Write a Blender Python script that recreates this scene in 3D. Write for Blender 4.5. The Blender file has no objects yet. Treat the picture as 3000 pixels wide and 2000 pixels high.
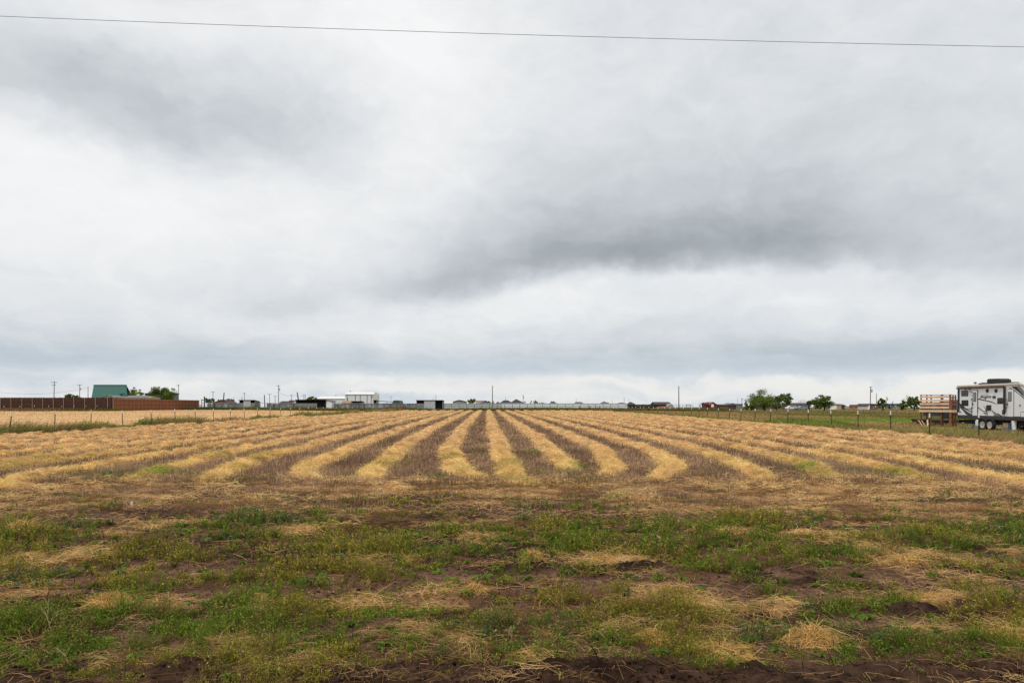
import bpy, bmesh, math, random
import numpy as np
from mathutils import Vector, Matrix
SC = bpy.context.scene
COL = SC.collection
R = math.radians
random.seed(7)
rng = np.random.default_rng(11)

# ------------------------------------------------------------------ camera
F, HZ, CX, EYE = 2000.0, 1184.0, 1500.0, 1.85     # focal length / horizon in photo pixels, eye height in m
cam = bpy.data.cameras.new('camera')
cam.sensor_width, cam.lens = 36.0, 24.0
cam.shift_y = (HZ - 1000.0) / 3000.0
cam.clip_start, cam.clip_end = 0.1, 20000
camo = bpy.data.objects.new('camera', cam)
COL.objects.link(camo)
camo.location = (0, 0, EYE)
camo.rotation_euler = (R(90), 0, 0)
SC.camera = camo
SC.view_settings.view_transform = 'Standard'
SC.view_settings.look = 'None'
SC.view_settings.exposure = 0.14
SC.view_settings.gamma = 1.0

def WX(px, Z): return (px - CX) * Z / F
def WZ(py, Z): return EYE - (py - HZ) * Z / F

# ------------------------------------------------------------------ sun
SUN_EL, SUN_ROT = R(52), R(205)     # high, behind the camera and to the left, veiled by cloud
sl = bpy.data.lights.new('sun', 'SUN')
sl.energy, sl.angle, sl.color = 1.5, R(16), (1.0, 0.92, 0.80)
slo = bpy.data.objects.new('sun', sl)
COL.objects.link(slo)
sd = Vector((math.sin(SUN_ROT) * math.cos(SUN_EL), math.cos(SUN_ROT) * math.cos(SUN_EL), math.sin(SUN_EL)))
slo.rotation_euler = sd.to_track_quat('Z', 'Y').to_euler()

# ------------------------------------------------------------------ world: cloud deck over a clear sky
class NT:
    def __init__(s, tree): s.t = tree
    def n(s, typ, **kw):
        nd = s.t.nodes.new(typ)
        for k, v in kw.items(): setattr(nd, k, v)
        return nd
    def link(s, a, b): s.t.links.new(a, b)
    def inp(s, sock, v):
        if isinstance(v, bpy.types.NodeSocket): s.link(v, sock)
        else: sock.default_value = v
    def m(s, op, a, b=None, c=None, clamp=False):
        nd = s.n('ShaderNodeMath', operation=op, use_clamp=clamp)
        s.inp(nd.inputs[0], a)
        if b is not None: s.inp(nd.inputs[1], b)
        if c is not None: s.inp(nd.inputs[2], c)
        return nd.outputs[0]
    def add(s, a, b): return s.m('ADD', a, b)
    def sub(s, a, b): return s.m('SUBTRACT', a, b)
    def mul(s, a, b): return s.m('MULTIPLY', a, b)
    def xyz(s, x, y, z):
        nd = s.n('ShaderNodeCombineXYZ')
        for i, v in enumerate((x, y, z)): s.inp(nd.inputs[i], v)
        return nd.outputs[0]
    def noise(s, vec, scale, detail=4, rough=.55, dist=0.0):
        nd = s.n('ShaderNodeTexNoise')
        if vec is not None: s.link(vec, nd.inputs['Vector'])
        nd.inputs['Scale'].default_value = scale
        nd.inputs['Detail'].default_value = detail
        nd.inputs['Roughness'].default_value = rough
        nd.inputs['Distortion'].default_value = dist
        return nd.outputs[0]
    def smooth(s, v, a, b, lo=0.0, hi=1.0):
        nd = s.n('ShaderNodeMapRange', interpolation_type='SMOOTHSTEP')
        s.link(v, nd.inputs[0])
        for i, q in enumerate((a, b, lo, hi)): s.inp(nd.inputs[i + 1], q)
        return nd.outputs[0]
    def curve(s, v, pts):
        nd = s.n('ShaderNodeFloatCurve')
        c = nd.mapping.curves[0]
        while len(c.points) < len(pts): c.points.new(.5, .5)
        for p, (x, y) in zip(c.points, pts): p.location = (x, y)
        nd.mapping.update()
        s.link(v, nd.inputs['Value'])
        return nd.outputs[0]

def AE(px, py):
    a = math.atan((px - CX) / F)
    return a, math.atan((HZ - py) / F * math.cos(a))

def build_world():
    w = bpy.data.worlds.new('World')
    SC.world = w
    w.use_nodes = True
    T = NT(w.node_tree)
    w.node_tree.nodes.clear()
    out = T.n('ShaderNodeOutputWorld')
    bg = T.n('ShaderNodeBackground')
    bg.inputs[1].default_value = 0.1
    T.link(bg.outputs[0], out.inputs[0])
    sky = T.n('ShaderNodeTexSky', sky_type='NISHITA', sun_disc=False, sun_elevation=SUN_EL, sun_rotation=SUN_ROT)
    tc = T.n('ShaderNodeTexCoord')
    sp = T.n('ShaderNodeSeparateXYZ')
    T.link(tc.outputs['Generated'], sp.inputs[0])
    dx, dy, dz = sp.outputs
    az = T.m('ARCTAN2', dx, dy)
    el = T.m('ARCSINE', dz)
    # cloud-plane coordinates: features shrink and flatten towards the horizon
    zz = T.add(T.m('MAXIMUM', dz, 0.0), 0.07)
    pc = T.xyz(T.m('DIVIDE', dx, zz), T.m('DIVIDE', dy, zz), 0.0)
    ang = T.xyz(az, T.mul(el, 1.5), 0.3)
    w1 = T.sub(T.noise(ang, 5.0, 5, .55), .5)
    w2 = T.sub(T.noise(T.xyz(T.add(az, 7.0), T.mul(el, 1.5), 3.0), 5.0, 5, .55), .5)
    w3 = T.sub(T.noise(T.xyz(T.add(az, 3.0), T.mul(el, 1.4), 5.0), 16.0, 4, .5), .5)
    w4 = T.sub(T.noise(T.xyz(T.add(az, 1.0), T.mul(el, 1.3), 9.0), 38.0, 4, .55), .5)
    azw = T.add(T.add(T.add(az, T.mul(w1, .22)), T.mul(w3, .05)), T.mul(w4, .015))
    elw = T.add(T.add(T.add(el, T.mul(w2, .08)), T.mul(w3, .035)), T.mul(w4, .012))
    total = 0.815
    def acc(v):
        nonlocal total
        total = T.add(total, v) if not isinstance(total, float) else T.add(v, total)
    def blob(px, py, sx, sy, amp, tilt=0.0):
        a0, e0 = AE(px, py)
        u = T.mul(T.sub(azw, a0), F / sx)
        v0 = T.sub(elw, e0)
        if tilt: v0 = T.sub(v0, T.mul(T.sub(azw, a0), tilt))
        v = T.mul(v0, F / sy)
        r2 = T.add(T.mul(u, u), T.mul(v, v))
        acc(T.mul(T.m('EXPONENT', T.mul(r2, -.5)), amp))
    # dark shelf cloud: base height and strength along the azimuth
    azn = T.m('MULTIPLY_ADD', az, 1 / 1.6, .5, clamp=True)
    def AN(px): return AE(px, 0)[0] / 1.6 + .5
    base = [(0, 900), (300, 880), (620, 900), (830, 935), (1000, 885), (1300, 880), (1500, 838), (1640, 800), (1850, 790), (2300, 775), (2600, 780), (3000, 790)]
    ec = T.curve(azn, [(AN(x), AE(x, y)[1] * 2) for x, y in base])
    e0 = T.mul(ec, .5)
    amp = [(0, .05), (400, .10), (640, .20), (850, .32), (1000, .28), (1100, .38), (1300, .58), (1500, .68), (1750, .76), (2000, .72), (2300, .62), (2600, .40), (3000, .2)]
    ac = T.curve(azn, [(AN(x), y) for x, y in amp])
    hgt = [(0, .3), (700, .25), (900, .25), (1200, .5), (1500, .86), (1800, .95), (2200, .9), (3000, .6)]
    hc = T.mul(T.curve(azn, [(AN(x), y) for x, y in hgt]), .1)
    rel = T.sub(T.add(T.add(T.add(el, T.mul(w2, .035)), T.mul(w3, .032)), T.mul(w4, .014)), e0)
    edge = T.smooth(rel, -.020, .034)
    fall = T.m('EXPONENT', T.m('DIVIDE', T.mul(T.m('MAXIMUM', rel, 0.0), -1.0), hc))
    tex = T.add(.8, T.mul(T.noise(ang, 9.0, 5, .5), .4))
    acc(T.mul(T.mul(T.mul(edge, fall), T.mul(ac, tex)), -.80))
    # other masses, as photographed
    blob(450, 330, 330, 85, -.19, -.12)
    blob(560, 430, 170, 60, -.10, -.1)
    blob(950, 300, 200, 90, -.13)
    blob(60, 170, 300, 60, -.05)
    blob(2350, 100, 700, 260, -.05)
    blob(2750, 560, 420, 170, -.075)
    blob(1800, 330, 500, 160, .05)
    blob(1100, 60, 280, 150, .15)
    blob(1250, 330, 160, 190, .10)
    blob(150, 590, 260, 120, .13)
    blob(120, 400, 120, 40, .10)
    blob(700, 500, 90, 40, .08)
    blob(420, 60, 300, 70, .07)
    blob(800, 500, 250, 80, .10)
    blob(650, 640, 420, 90, .05)
    blob(1560, 870, 210, 40, .07)
    blob(2000, 840, 320, 38, .03)
    blob(1050, 985, 420, 50, .035)
    blob(2500, 890, 420, 40, .05)
    blob(250, 960, 520, 45, -.06)
    blob(1900, 965, 380, 35, -.07)
    blob(2600, 1000, 520, 35, -.08)
    # streaks near the horizon
    st = T.noise(T.xyz(T.mul(azw, 1.0), T.mul(elw, 8.0), 1.7), 5.0, 5, .55)
    stw = T.smooth(el, .02, .15, 1.0, 0.0)
    acc(T.mul(T.mul(T.sub(st, .55), stw), .50))
    # fluffy texture of the deck
    f1 = T.sub(T.noise(pc, .9, 6, .52, .4), .5)
    f2 = T.sub(T.noise(ang, 7.0, 6, .52), .5)
    acc(T.mul(f1, .07))
    acc(T.mul(f2, .13))
    f3 = T.sub(T.noise(T.xyz(T.add(az, T.mul(w1, .3)), T.mul(elw, 1.8), 2.2), 15.0, 5, .5), .5)
    acc(T.mul(f3, .18))
    f4 = T.sub(T.noise(T.xyz(T.add(az, T.mul(w2, .3)), T.mul(elw, 1.9), 6.2), 34.0, 4, .5), .5)
    acc(T.mul(f4, .06))
    # blue-grey band low down, cream strip above the horizon (strongest to the right)
    bnd = T.mul(T.smooth(el, .035, .055), T.smooth(el, .055, .11, 1.0, 0.0))
    acc(T.mul(bnd, -.19))
    strip = T.mul(T.smooth(elw, .008, .026), T.smooth(elw, .026, .042, 1.0, 0.0))
    stripa = T.mul(strip, T.smooth(az, -.45, .0))
    acc(T.mul(stripa, .09))
    cr = T.n('ShaderNodeValToRGB')
    els = cr.color_ramp.elements
    els[0].position, els[0].color = .25, (.255, .285, .315, 1)
    els[1].position, els[1].color = 1.0, (.855, .858, .86, 1)
    for p, c in ((.42, (.355, .388, .415)), (.58, (.50, .53, .56)), (.74, (.645, .672, .70)), (.87, (.765, .778, .788))):
        e = els.new(p); e.color = c + (1,)
    T.link(total, cr.inputs[0])
    # tint: slightly blue low streaks, cream strip
    def mix(fac, a, b):
        nd = T.n('ShaderNodeMix', data_type='RGBA')
        T.inp(nd.inputs[0], fac); T.inp(nd.inputs[6], a); T.inp(nd.inputs[7], b)
        return nd.outputs[2]
    bluef = T.mul(T.smooth(el, .0, .13, 1.0, 0.0), T.smooth(total, .88, .6, 0.0, .75))
    c1 = mix(bluef, cr.outputs[0], (.50, .595, .68, 1))
    c2 = mix(T.mul(stripa, .6), c1, (.78, .765, .735, 1))
    # 10 x because the background strength is 0.1
    sc = T.n('ShaderNodeMix', data_type='RGBA', blend_type='MULTIPLY')
    sc.inputs[0].default_value = 1.0
    T.link(c2, sc.inputs[6]); sc.inputs[7].default_value = (10, 10, 10, 1)
    gaps = T.mul(T.smooth(el, .0, .06, 1.0, 0.0), T.smooth(st, .45, .65, 0.0, .12))
    c3 = mix(T.add(gaps, .03), sc.outputs[2], sky.outputs[0])
    T.link(c3, bg.inputs[0])
build_world()
# ------------------------------------------------------------------ materials (all procedural)
def mat(name, col, rough=.7, metal=0.0, var=.15, scale=3.0, bump=0.0, bscale=20.0, wave=None, spec=.4):
    m = bpy.data.materials.new(name)
    m.use_nodes = True
    T = NT(m.node_tree)
    b = m.node_tree.nodes['Principled BSDF']
    b.inputs['Roughness'].default_value = rough
    b.inputs['Metallic'].default_value = metal
    b.inputs['Specular IOR Level'].default_value = spec
    tc = T.n('ShaderNodeTexCoord')
    nz = T.noise(tc.outputs['Object'], scale, 5, .6)
    mr = T.n('ShaderNodeMapRange')
    T.link(nz, mr.inputs[0])
    mr.inputs[1].default_value, mr.inputs[2].default_value = .25, .75
    mr.inputs[3].default_value, mr.inputs[4].default_value = 1 - var, 1 + var
    vm = T.n('ShaderNodeVectorMath', operation='SCALE')
    vm.inputs[0].default_value = col[:3]
    T.link(mr.outputs[0], vm.inputs['Scale'])
    T.link(vm.outputs[0], b.inputs['Base Color'])
    h = None
    if wave:
        wv = T.n('ShaderNodeTexWave', wave_type='BANDS', bands_direction=wave[0])
        T.link(tc.outputs['Object'], wv.inputs[0])
        wv.inputs['Scale'].default_value = wave[1]
        h = wv.outputs[1]
        bd = wave[2]
    elif bump:
        h = T.noise(tc.outputs['Object'], bscale, 4, .6); bd = bump
    if h is not None:
        bp = T.n('ShaderNodeBump')
        bp.inputs['Strength'].default_value = .6
        bp.inputs['Distance'].default_value = bd
        T.link(h, bp.inputs['Height'])
        T.link(bp.outputs[0], b.inputs['Normal'])
    return m

def leafmat(name, transl=.3, rough=.85, spec=.04):
    m = bpy.data.materials.new(name)
    m.use_nodes = True
    T = NT(m.node_tree)
    b = m.node_tree.nodes['Principled BSDF']
    out = m.node_tree.nodes['Material Output']
    b.inputs['Roughness'].default_value = rough
    b.inputs['Specular IOR Level'].default_value = spec
    at = T.n('ShaderNodeAttribute', attribute_name='col')
    tc = T.n('ShaderNodeTexCoord')
    nz = T.noise(tc.outputs['Object'], 1.3, 4, .6)
    vm = T.n('ShaderNodeVectorMath', operation='SCALE')
    T.link(at.outputs['Color'], vm.inputs[0])
    T.link(T.smooth(nz, .3, .7, .85, 1.15), vm.inputs['Scale'])
    T.link(vm.outputs[0], b.inputs['Base Color'])
    if transl > 0:
        tr = T.n('ShaderNodeBsdfTranslucent')
        T.link(vm.outputs[0], tr.inputs[0])
        mx = T.n('ShaderNodeMixShader')
        mx.inputs[0].default_value = transl
        T.link(b.outputs[0], mx.inputs[1]); T.link(tr.outputs[0], mx.inputs[2])
        T.link(mx.outputs[0], out.inputs[0])
    return m

M_LEAF = leafmat('leaf', .38)
M_STRAW = leafmat('straw', .2, .8)
M = dict(
    postgreen=mat('dark_green_post_paint', (.022, .026, .020), .6),
    white=mat('white_paint', (.78, .78, .77), .5, var=.06),
    wire=mat('galvanised_wire', (.16, .15, .14), .5, .6),
    wood_dark=mat('dark_stained_boards', (.056, .021, .012), .8, var=.3, scale=1.5, wave=('X', 3.2, .01)),
    wood_red=mat('red_brown_boards', (.20, .068, .028), .8, var=.3, scale=1.5, wave=('Y', 3.2, .01)),
    metal_pale=mat('pale_fence_metal', (.36, .31, .27), .5, .3),
    metal_brown=mat('tan_fence_rail', (.34, .20, .13), .6),
    pole=mat('pole_wood', (.085, .068, .055), .9, var=.3),
    polep=mat('weathered_pole', (.15, .125, .105), .9, var=.25),
    rust_pipe=mat('dark_pipe', (.045, .032, .028), .6),
    iron=mat('black_pipe', (.028, .028, .030), .5),
    rust=mat('rusty_steel', (.13, .045, .026), .8, var=.5, scale=6),
    green_metal=mat('green_metal_roofing', (.006, .105, .088), .45, wave=('X', 5, .01), var=.08),
    greydark=mat('dark_shingle', (.052, .052, .062), .9, var=.25, bump=.02, bscale=8),
    shingle=mat('grey_shingle', (.21, .20, .20), .9, var=.2),
    brownroof=mat('brown_shingle', (.075, .052, .045), .9, var=.25),
    greymetal=mat('galvanised_sheet', (.46, .48, .49), .45, .2, wave=('X', 6, .01), var=.1),
    weathered=mat('weathered_grey_panel', (.20, .205, .205), .75, var=.35, scale=1.2, wave=('X', 5, .012)),
    whitemetal=mat('white_metal_siding', (.66, .69, .72), .45, wave=('X', 4, .008), var=.05),
    whiteroof=mat('white_metal_roof', (.82, .83, .83), .4, var=.05),
    dark=mat('black_and_shade', (.012, .012, .013), .9),  # near-black; inside the open sheds this colour stands in for shade
    tanwall=mat('tan_siding', (.42, .31, .22), .8),
    creamwall=mat('cream_siding', (.62, .58, .50), .8),
    brick=mat('brick', (.15, .10, .085), .9, var=.3),
    redbarn=mat('red_barn_siding', (.13, .028, .028), .7, wave=('X', 5, .01)),
    glass=mat('dark_window_glass', (.02, .022, .025), .08, spec=.6),
    glasslt=mat('pale_frosted_glass', (.20, .23, .23), .15, spec=.6),
    rvwhite=mat('white_gel_coat', (.80, .83, .875), .3, var=.03, scale=.8),
    rvblack=mat('black_plastic_trim', (.013, .013, .015), .45),
    rvskirt=mat('charcoal_skirt', (.030, .031, .036), .5),
    rvgrey=mat('grey_graphic', (.20, .185, .18), .5),
    rvdgrey=mat('dark_grey_graphic', (.045, .045, .05), .5),
    rvcream=mat('cream_roof_membrane', (.66, .60, .52), .6),
    tyre=mat('tyre_rubber', (.018, .018, .018), .9),
    alloy=mat('alloy_rim', (.55, .53, .50), .35, .5),
    deck=mat('fresh_deck_lumber', (.68, .47, .31), .8, var=.3, scale=2.5, bump=.004, bscale=30),
    deckpost=mat('stained_deck_post', (.13, .045, .022), .8, var=.3),
    deckred=mat('red_stained_lumber', (.22, .075, .05), .8, var=.25),
    bluep=mat('blue_plastic', (.25, .42, .68), .5),
    cblue=mat('blue_container_steel', (.03, .13, .24), .6, wave=('X', 5, .02)),
    cred=mat('red_container_steel', (.26, .085, .06), .6, wave=('X', 5, .02)),
    cargrey=mat('silver_car_paint', (.42, .45, .48), .25, .4),
    carblue=mat('pale_blue_car_paint', (.25, .33, .40), .25, .3),
    bark=mat('tree_bark', (.055, .045, .036), .9, var=.3),
    barkpale=mat('pale_bare_bark', (.22, .19, .17), .9, var=.25),
    paper=mat('white_litter', (.80, .80, .80), .6),
    stone=mat('pale_stone', (.55, .5, .42), .9),
    dirt=mat('red_dirt', (.20, .10, .065), .95, var=.3, bump=.1, bscale=3),
)

# ------------------------------------------------------------------ object helpers
def tag(o, label=None, cat=None, group=None, kind=None):
    for k, v in (('label', label), ('category', cat), ('group', group), ('kind', kind)):
        if v: o[k] = v
    return o
def thing(name, label, cat, loc=(0, 0, 0), rz=0.0, group=None):
    o = bpy.data.objects.new(name, None)
    o.empty_display_size = .3
    COL.objects.link(o)
    o.location = loc; o.rotation_euler = (0, 0, rz)
    return tag(o, label, cat, group)
def dup(root, loc=None, label=None, rot=None):
    r = root.copy(); COL.objects.link(r)
    if loc is not None: r.location = loc
    if rot is not None: r.rotation_euler = rot
    if label: r['label'] = label
    for ch in list(root.children):
        c = ch.copy(); COL.objects.link(c); c.parent = r
        for g in ch.children:
            d = g.copy(); COL.objects.link(d); d.parent = c
    return r

class MB:
    def __init__(s): s.v = []; s.f = []
    def add(s, vs, fs):
        o = len(s.v); s.v += [tuple(v) for v in vs]; s.f += [tuple(i + o for i in f) for f in fs]; return s
    def box(s, x0, x1, y0, y1, z0, z1):
        return s.add([(x0, y0, z0), (x1, y0, z0), (x1, y1, z0), (x0, y1, z0), (x0, y0, z1), (x1, y0, z1), (x1, y1, z1), (x0, y1, z1)],
                     [(0, 3, 2, 1), (4, 5, 6, 7), (0, 1, 5, 4), (1, 2, 6, 5), (2, 3, 7, 6), (3, 0, 4, 7)])
    def bar(s, p, q, r0, r1=None, n=8, cap=True):
        r1 = r0 if r1 is None else r1
        p, q = Vector(p), Vector(q)
        d = (q - p).normalized()
        a = d.orthogonal().normalized(); b = d.cross(a)
        vs, fs = [], []
        for c, r in ((p, r0), (q, r1)):
            for i in range(n):
                t = 2 * math.pi * (i + .5) / n
                vs.append(c + a * (math.cos(t) * r) + b * (math.sin(t) * r))
        for i in range(n): fs.append((i, (i + 1) % n, n + (i + 1) % n, n + i))
        if cap: fs.append(tuple(range(n - 1, -1, -1))); fs.append(tuple(range(n, 2 * n)))
        return s.add(vs, fs)
    def plank(s, p, q, w, h, up=(0, 0, 1)):      # rectangular bar from p to q: w sideways, h along up
        p, q = Vector(p), Vector(q); d = (q - p).normalized(); u = Vector(up)
        sd = d.cross(u).normalized(); u = sd.cross(d).normalized()
        vs = [c + sd * (a * w / 2) + u * (b * h / 2) for c in (p, q) for a, b in ((-1, -1), (1, -1), (1, 1), (-1, 1))]
        return s.add(vs, [(3, 2, 1, 0), (4, 5, 6, 7), (0, 1, 5, 4), (1, 2, 6, 5), (2, 3, 7, 6), (3, 0, 4, 7)])
    def prism(s, pts, d):                         # extrude a polygon of 3-D points by vector d
        n = len(pts); d = Vector(d)
        vs = [Vector(p) for p in pts] + [Vector(p) + d for p in pts]
        fs = [tuple(range(n)), tuple(range(2 * n - 1, n - 1, -1))]
        fs += [(i, n + i, n + (i + 1) % n, (i + 1) % n) for i in range(n)]
        return s.add(vs, fs)
    def lathe(s, prof, c=(0, 0, 0), n=16, axis='z'):
        vs, fs = [], []
        for r, h in prof:
            for i in range(n):
                t = 2 * math.pi * i / n
                a, b = r * math.cos(t), r * math.sin(t)
                vs.append((c[0] + a, c[1] + b, c[2] + h) if axis == 'z' else ((c[0] + h, c[1] + a, c[2] + b) if axis == 'x' else (c[0] + a, c[1] + h, c[2] + b)))
        for k in range(len(prof) - 1):
            for i in range(n):
                fs.append((k * n + i, k * n + (i + 1) % n, (k + 1) * n + (i + 1) % n, (k + 1) * n + i))
        fs.append(tuple(range(n - 1, -1, -1))); fs.append(tuple(range((len(prof) - 1) * n, len(prof) * n)))
        return s.add(vs, fs)
    def build(s, name, m, parent=None, bevel=0.0, smooth=False, loc=None):
        me = bpy.data.meshes.new(name)
        me.from_pydata(s.v, [], s.f)
        bm = bmesh.new(); bm.from_mesh(me)
        if bevel: bmesh.ops.bevel(bm, geom=bm.edges[:], offset=bevel, segments=1, affect='EDGES', clamp_overlap=True)
        bmesh.ops.recalc_face_normals(bm, faces=bm.faces)
        bm.to_mesh(me); bm.free()
        if smooth:
            for p in me.polygons: p.use_smooth = True
        me.materials.append(m)
        o = bpy.data.objects.new(name, me)
        COL.objects.link(o)
        if parent is not None: o.parent = parent
        if loc is not None: o.location = loc
        return o

# ------------------------------------------------------------------ numpy helpers
def _h(i, j, s):
    n = (i.astype(np.int64) * 374761393 + j.astype(np.int64) * 668265263 + s * 1274126177) & 0xFFFFFFFF
    n = ((n ^ (n >> 13)) * 1274126177) & 0xFFFFFFFF
    return ((n ^ (n >> 16)) & 0xFFFF) / 65535.0
def vnoise(x, y, s=0):
    i, j = np.floor(x), np.floor(y)
    fx, fy = x - i, y - j
    fx = fx * fx * (3 - 2 * fx); fy = fy * fy * (3 - 2 * fy)
    a, b, c, d = _h(i, j, s), _h(i + 1, j, s), _h(i, j + 1, s), _h(i + 1, j + 1, s)
    return (a * (1 - fx) + b * fx) * (1 - fy) + (c * (1 - fx) + d * fx) * fy
def fbm(x, y, s=0, o=4):
    t, a, n = 0, .5, 0
    x, y = np.asarray(x, float), np.asarray(y, float)
    for k in range(o):
        t = t + a * vnoise(x * 2 ** k + 17.3 * k, y * 2 ** k - 9.1 * k, s + k); n += a; a *= .5
    return t / n
def sstep(v, a, b):
    t = np.clip((v - a) / (b - a), 0, 1); return t * t * (3 - 2 * t)

def np_mesh(name, V, Q, C, m, smooth=False):
    me = bpy.data.meshes.new(name)
    n, q = len(V), len(Q)
    me.vertices.add(n); me.vertices.foreach_set('co', np.ascontiguousarray(V, np.float32).ravel())
    me.loops.add(q * 4); me.loops.foreach_set('vertex_index', np.ascontiguousarray(Q, np.int32).ravel())
    me.polygons.add(q); me.polygons.foreach_set('loop_start', np.arange(0, q * 4, 4, dtype=np.int32))
    if smooth: me.polygons.foreach_set('use_smooth', np.ones(q, bool))
    me.update(calc_edges=True)
    if C is not None:
        ca = me.color_attributes.new('col', 'FLOAT_COLOR', 'POINT')
        c4 = np.ones((n, 4), np.float32); c4[:, :3] = C
        ca.data.foreach_set('color', c4.ravel())
    me.materials.append(m)
    return me
def link(name, me, parent=None):
    o = bpy.data.objects.new(name, me); COL.objects.link(o)
    if parent is not None: o.parent = parent
    return o

def rvec(n):
    v = rng.normal(size=(n, 3)); return v / np.linalg.norm(v, axis=1, keepdims=True)
def strips(B, D, W, C, bend=None, tipw=.35, C2=None):
    """n two-segment blades: base B, vector D, width W, colour C; bend is added at the tip"""
    n = len(B)
    if bend is None: bend = np.zeros_like(D)
    s = np.cross(D, rvec(n)); s /= (np.linalg.norm(s, axis=1, keepdims=True) + 1e-9)
    s *= (np.asarray(W) / 2)[:, None]
    mid = B + D * .55 - bend * .12
    tip = B + D + bend
    V = np.stack([B - s, B + s, mid - s * .9, mid + s * .9, tip - s * tipw, tip + s * tipw], 1).reshape(-1, 3)
    k = np.arange(n)[:, None] * 6
    Q = np.concatenate([k + np.array([[0, 1, 3, 2]]), k + np.array([[2, 3, 5, 4]])], 0)
    if C2 is None: C2 = C
    Cv = np.stack([C, C, (C + C2) / 2, (C + C2) / 2, C2, C2], 1).reshape(-1, 3)
    return V, Q, Cv
def leaves(P, size, C, asp=.5, up=None):
    n = len(P)
    a = rvec(n)
    if up is not None: a[:, 2] = np.abs(a[:, 2]) * up[0] + up[1]; a /= np.linalg.norm(a, axis=1, keepdims=True)
    b = np.cross(a, rvec(n)); b /= (np.linalg.norm(b, axis=1, keepdims=True) + 1e-9)
    a = a * (size / 2)[:, None]; b = b * (size / 2 * asp)[:, None]
    V = np.stack([P - a, P + b, P + a, P - b], 1).reshape(-1, 3)
    Q = np.arange(n)[:, None] * 4 + np.array([[0, 1, 2, 3]])
    return V, Q, np.repeat(C, 4, 0)
def cat(parts):
    V, Q, C, o = [], [], [], 0
    for v, q, c in parts:
        V.append(v); Q.append(q + o); C.append(c); o += len(v)
    return np.concatenate(V), np.concatenate(Q), np.concatenate(C)
def jit(col, n, a=.15, hue=.05):
    c = np.asarray(col, float)[None, :] * (1 + rng.normal(0, a, (n, 1))) * (1 + rng.normal(0, hue, (n, 3)))
    return np.clip(c, .004, .95)
def mixc(a, b, t): return np.asarray(a)[None, :] * (1 - t)[:, None] + np.asarray(b)[None, :] * t[:, None]
# ------------------------------------------------------------------ lie of the land
FX0, FX1, FEND = -30.1, 23.8, 185.0        # the two wire fences, the far end of the mown field
def GP(px, py):                             # photo pixel on flat ground -> metres
    Z = EYE * F / (py - HZ); return (px - CX) * Z / F, Z
def patches(lst):
    out = []
    for px, py, rx, ry in lst:
        x, z = GP(px, py)
        _, zn = GP(px, py + ry); _, zf = GP(px, py - ry)
        out.append((x, (zn + zf) / 2, rx * z / F, (zf - zn) / 2))
    return out
MUD = patches([(212, 1662, 100, 16), (204, 1704, 70, 18), (480, 1653, 130, 10), (616, 1670, 100, 16), (965, 1687, 70, 25), (952, 1751, 70, 22),
               (1298, 1687, 100, 20), (1160, 1734, 90, 20), (1574, 1691, 150, 20), (1765, 1704, 130, 20), (1034, 1700, 60, 18), (2076, 1704, 90, 24),
               (2290, 1683, 50, 14), (2574, 1687, 130, 22), (2700, 1704, 90, 18), (2404, 1738, 95, 24), (2640, 1823, 200, 16), (2960, 1712, 50, 18),
               (480, 1900, 60, 8), (1060, 1850, 80, 14), (380, 1870, 90, 10), (1700, 1770, 90, 14), (560, 1745, 120, 12), (130, 1740, 140, 12)])
MUDDARK = patches([(510, 1978, 120, 20), (1128, 1975, 230, 28), (1490, 1975, 170, 30), (1808, 1968, 190, 34), (2510, 1978, 320, 28), (2893, 1982, 160, 28), (2200, 1990, 120, 14), (2680, 1793, 230, 13), (1880, 1658, 160, 9), (1500, 1660, 200, 8), (60, 1985, 100, 14), (2280, 1805, 120, 10)])
GREEN = patches([(100, 1695, 80, 20), (390, 1690, 100, 24), (500, 1712, 90, 22), (850, 1746, 60, 30), (842, 1690, 120, 20), (637, 1704, 80, 20),
                 (1102, 1691, 95, 22), (1404, 1683, 60, 16), (1510, 1789, 160, 20), (1808, 1730, 50, 18), (2425, 1645, 140, 25), (2127, 1670, 80, 18),
                 (2468, 1725, 60, 18), (2553, 1755, 50, 22), (2808, 1712, 60, 22), (2927, 1755, 90, 22), (2145, 1734, 25, 14), (2340, 1708, 70, 16),
                 (1540, 1475, 80, 16), (1330, 1505, 60, 9), (330, 1490, 60, 9), (2830, 1460, 90, 9), (800, 1460, 50, 10), (2650, 1500, 90, 12),
                 (60, 1490, 60, 10), (900, 1515, 50, 9), (150, 1800, 170, 26), (700, 1830, 120, 22), (2900, 1790, 90, 18), (1750, 1800, 120, 20)])
STRAWP = patches([(200, 1640, 70, 20), (489, 1776, 90, 13), (765, 1780, 70, 14), (1787, 1632, 120, 17), (1298, 1755, 140, 22), (1957, 1747, 80, 24),
                  (1064, 1772, 90, 14), (1531, 1925, 70, 13), (1374, 1895, 45, 15), (2395, 1572, 70, 12), (2700, 1632, 70, 17), (2595, 1650, 50, 14),
                  (2723, 1747, 80, 22), (2723, 1849, 80, 13), (2944, 1861, 70, 25), (2957, 1610, 50, 24), (1100, 1645, 60, 12), (2150, 1565, 60, 10),
                  (70, 1740, 90, 20), (380, 1560, 50, 10), (1250, 1850, 130, 13), (2950, 1730, 60, 20), (60, 1640, 50, 14), (2280, 1790, 90, 14),
                  (850, 1560, 70, 10), (1400, 1580, 50, 10), (640, 1885, 70, 14), (900, 1920, 60, 12), (2560, 1610, 60, 10), (2100, 1790, 60, 18)])
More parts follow.
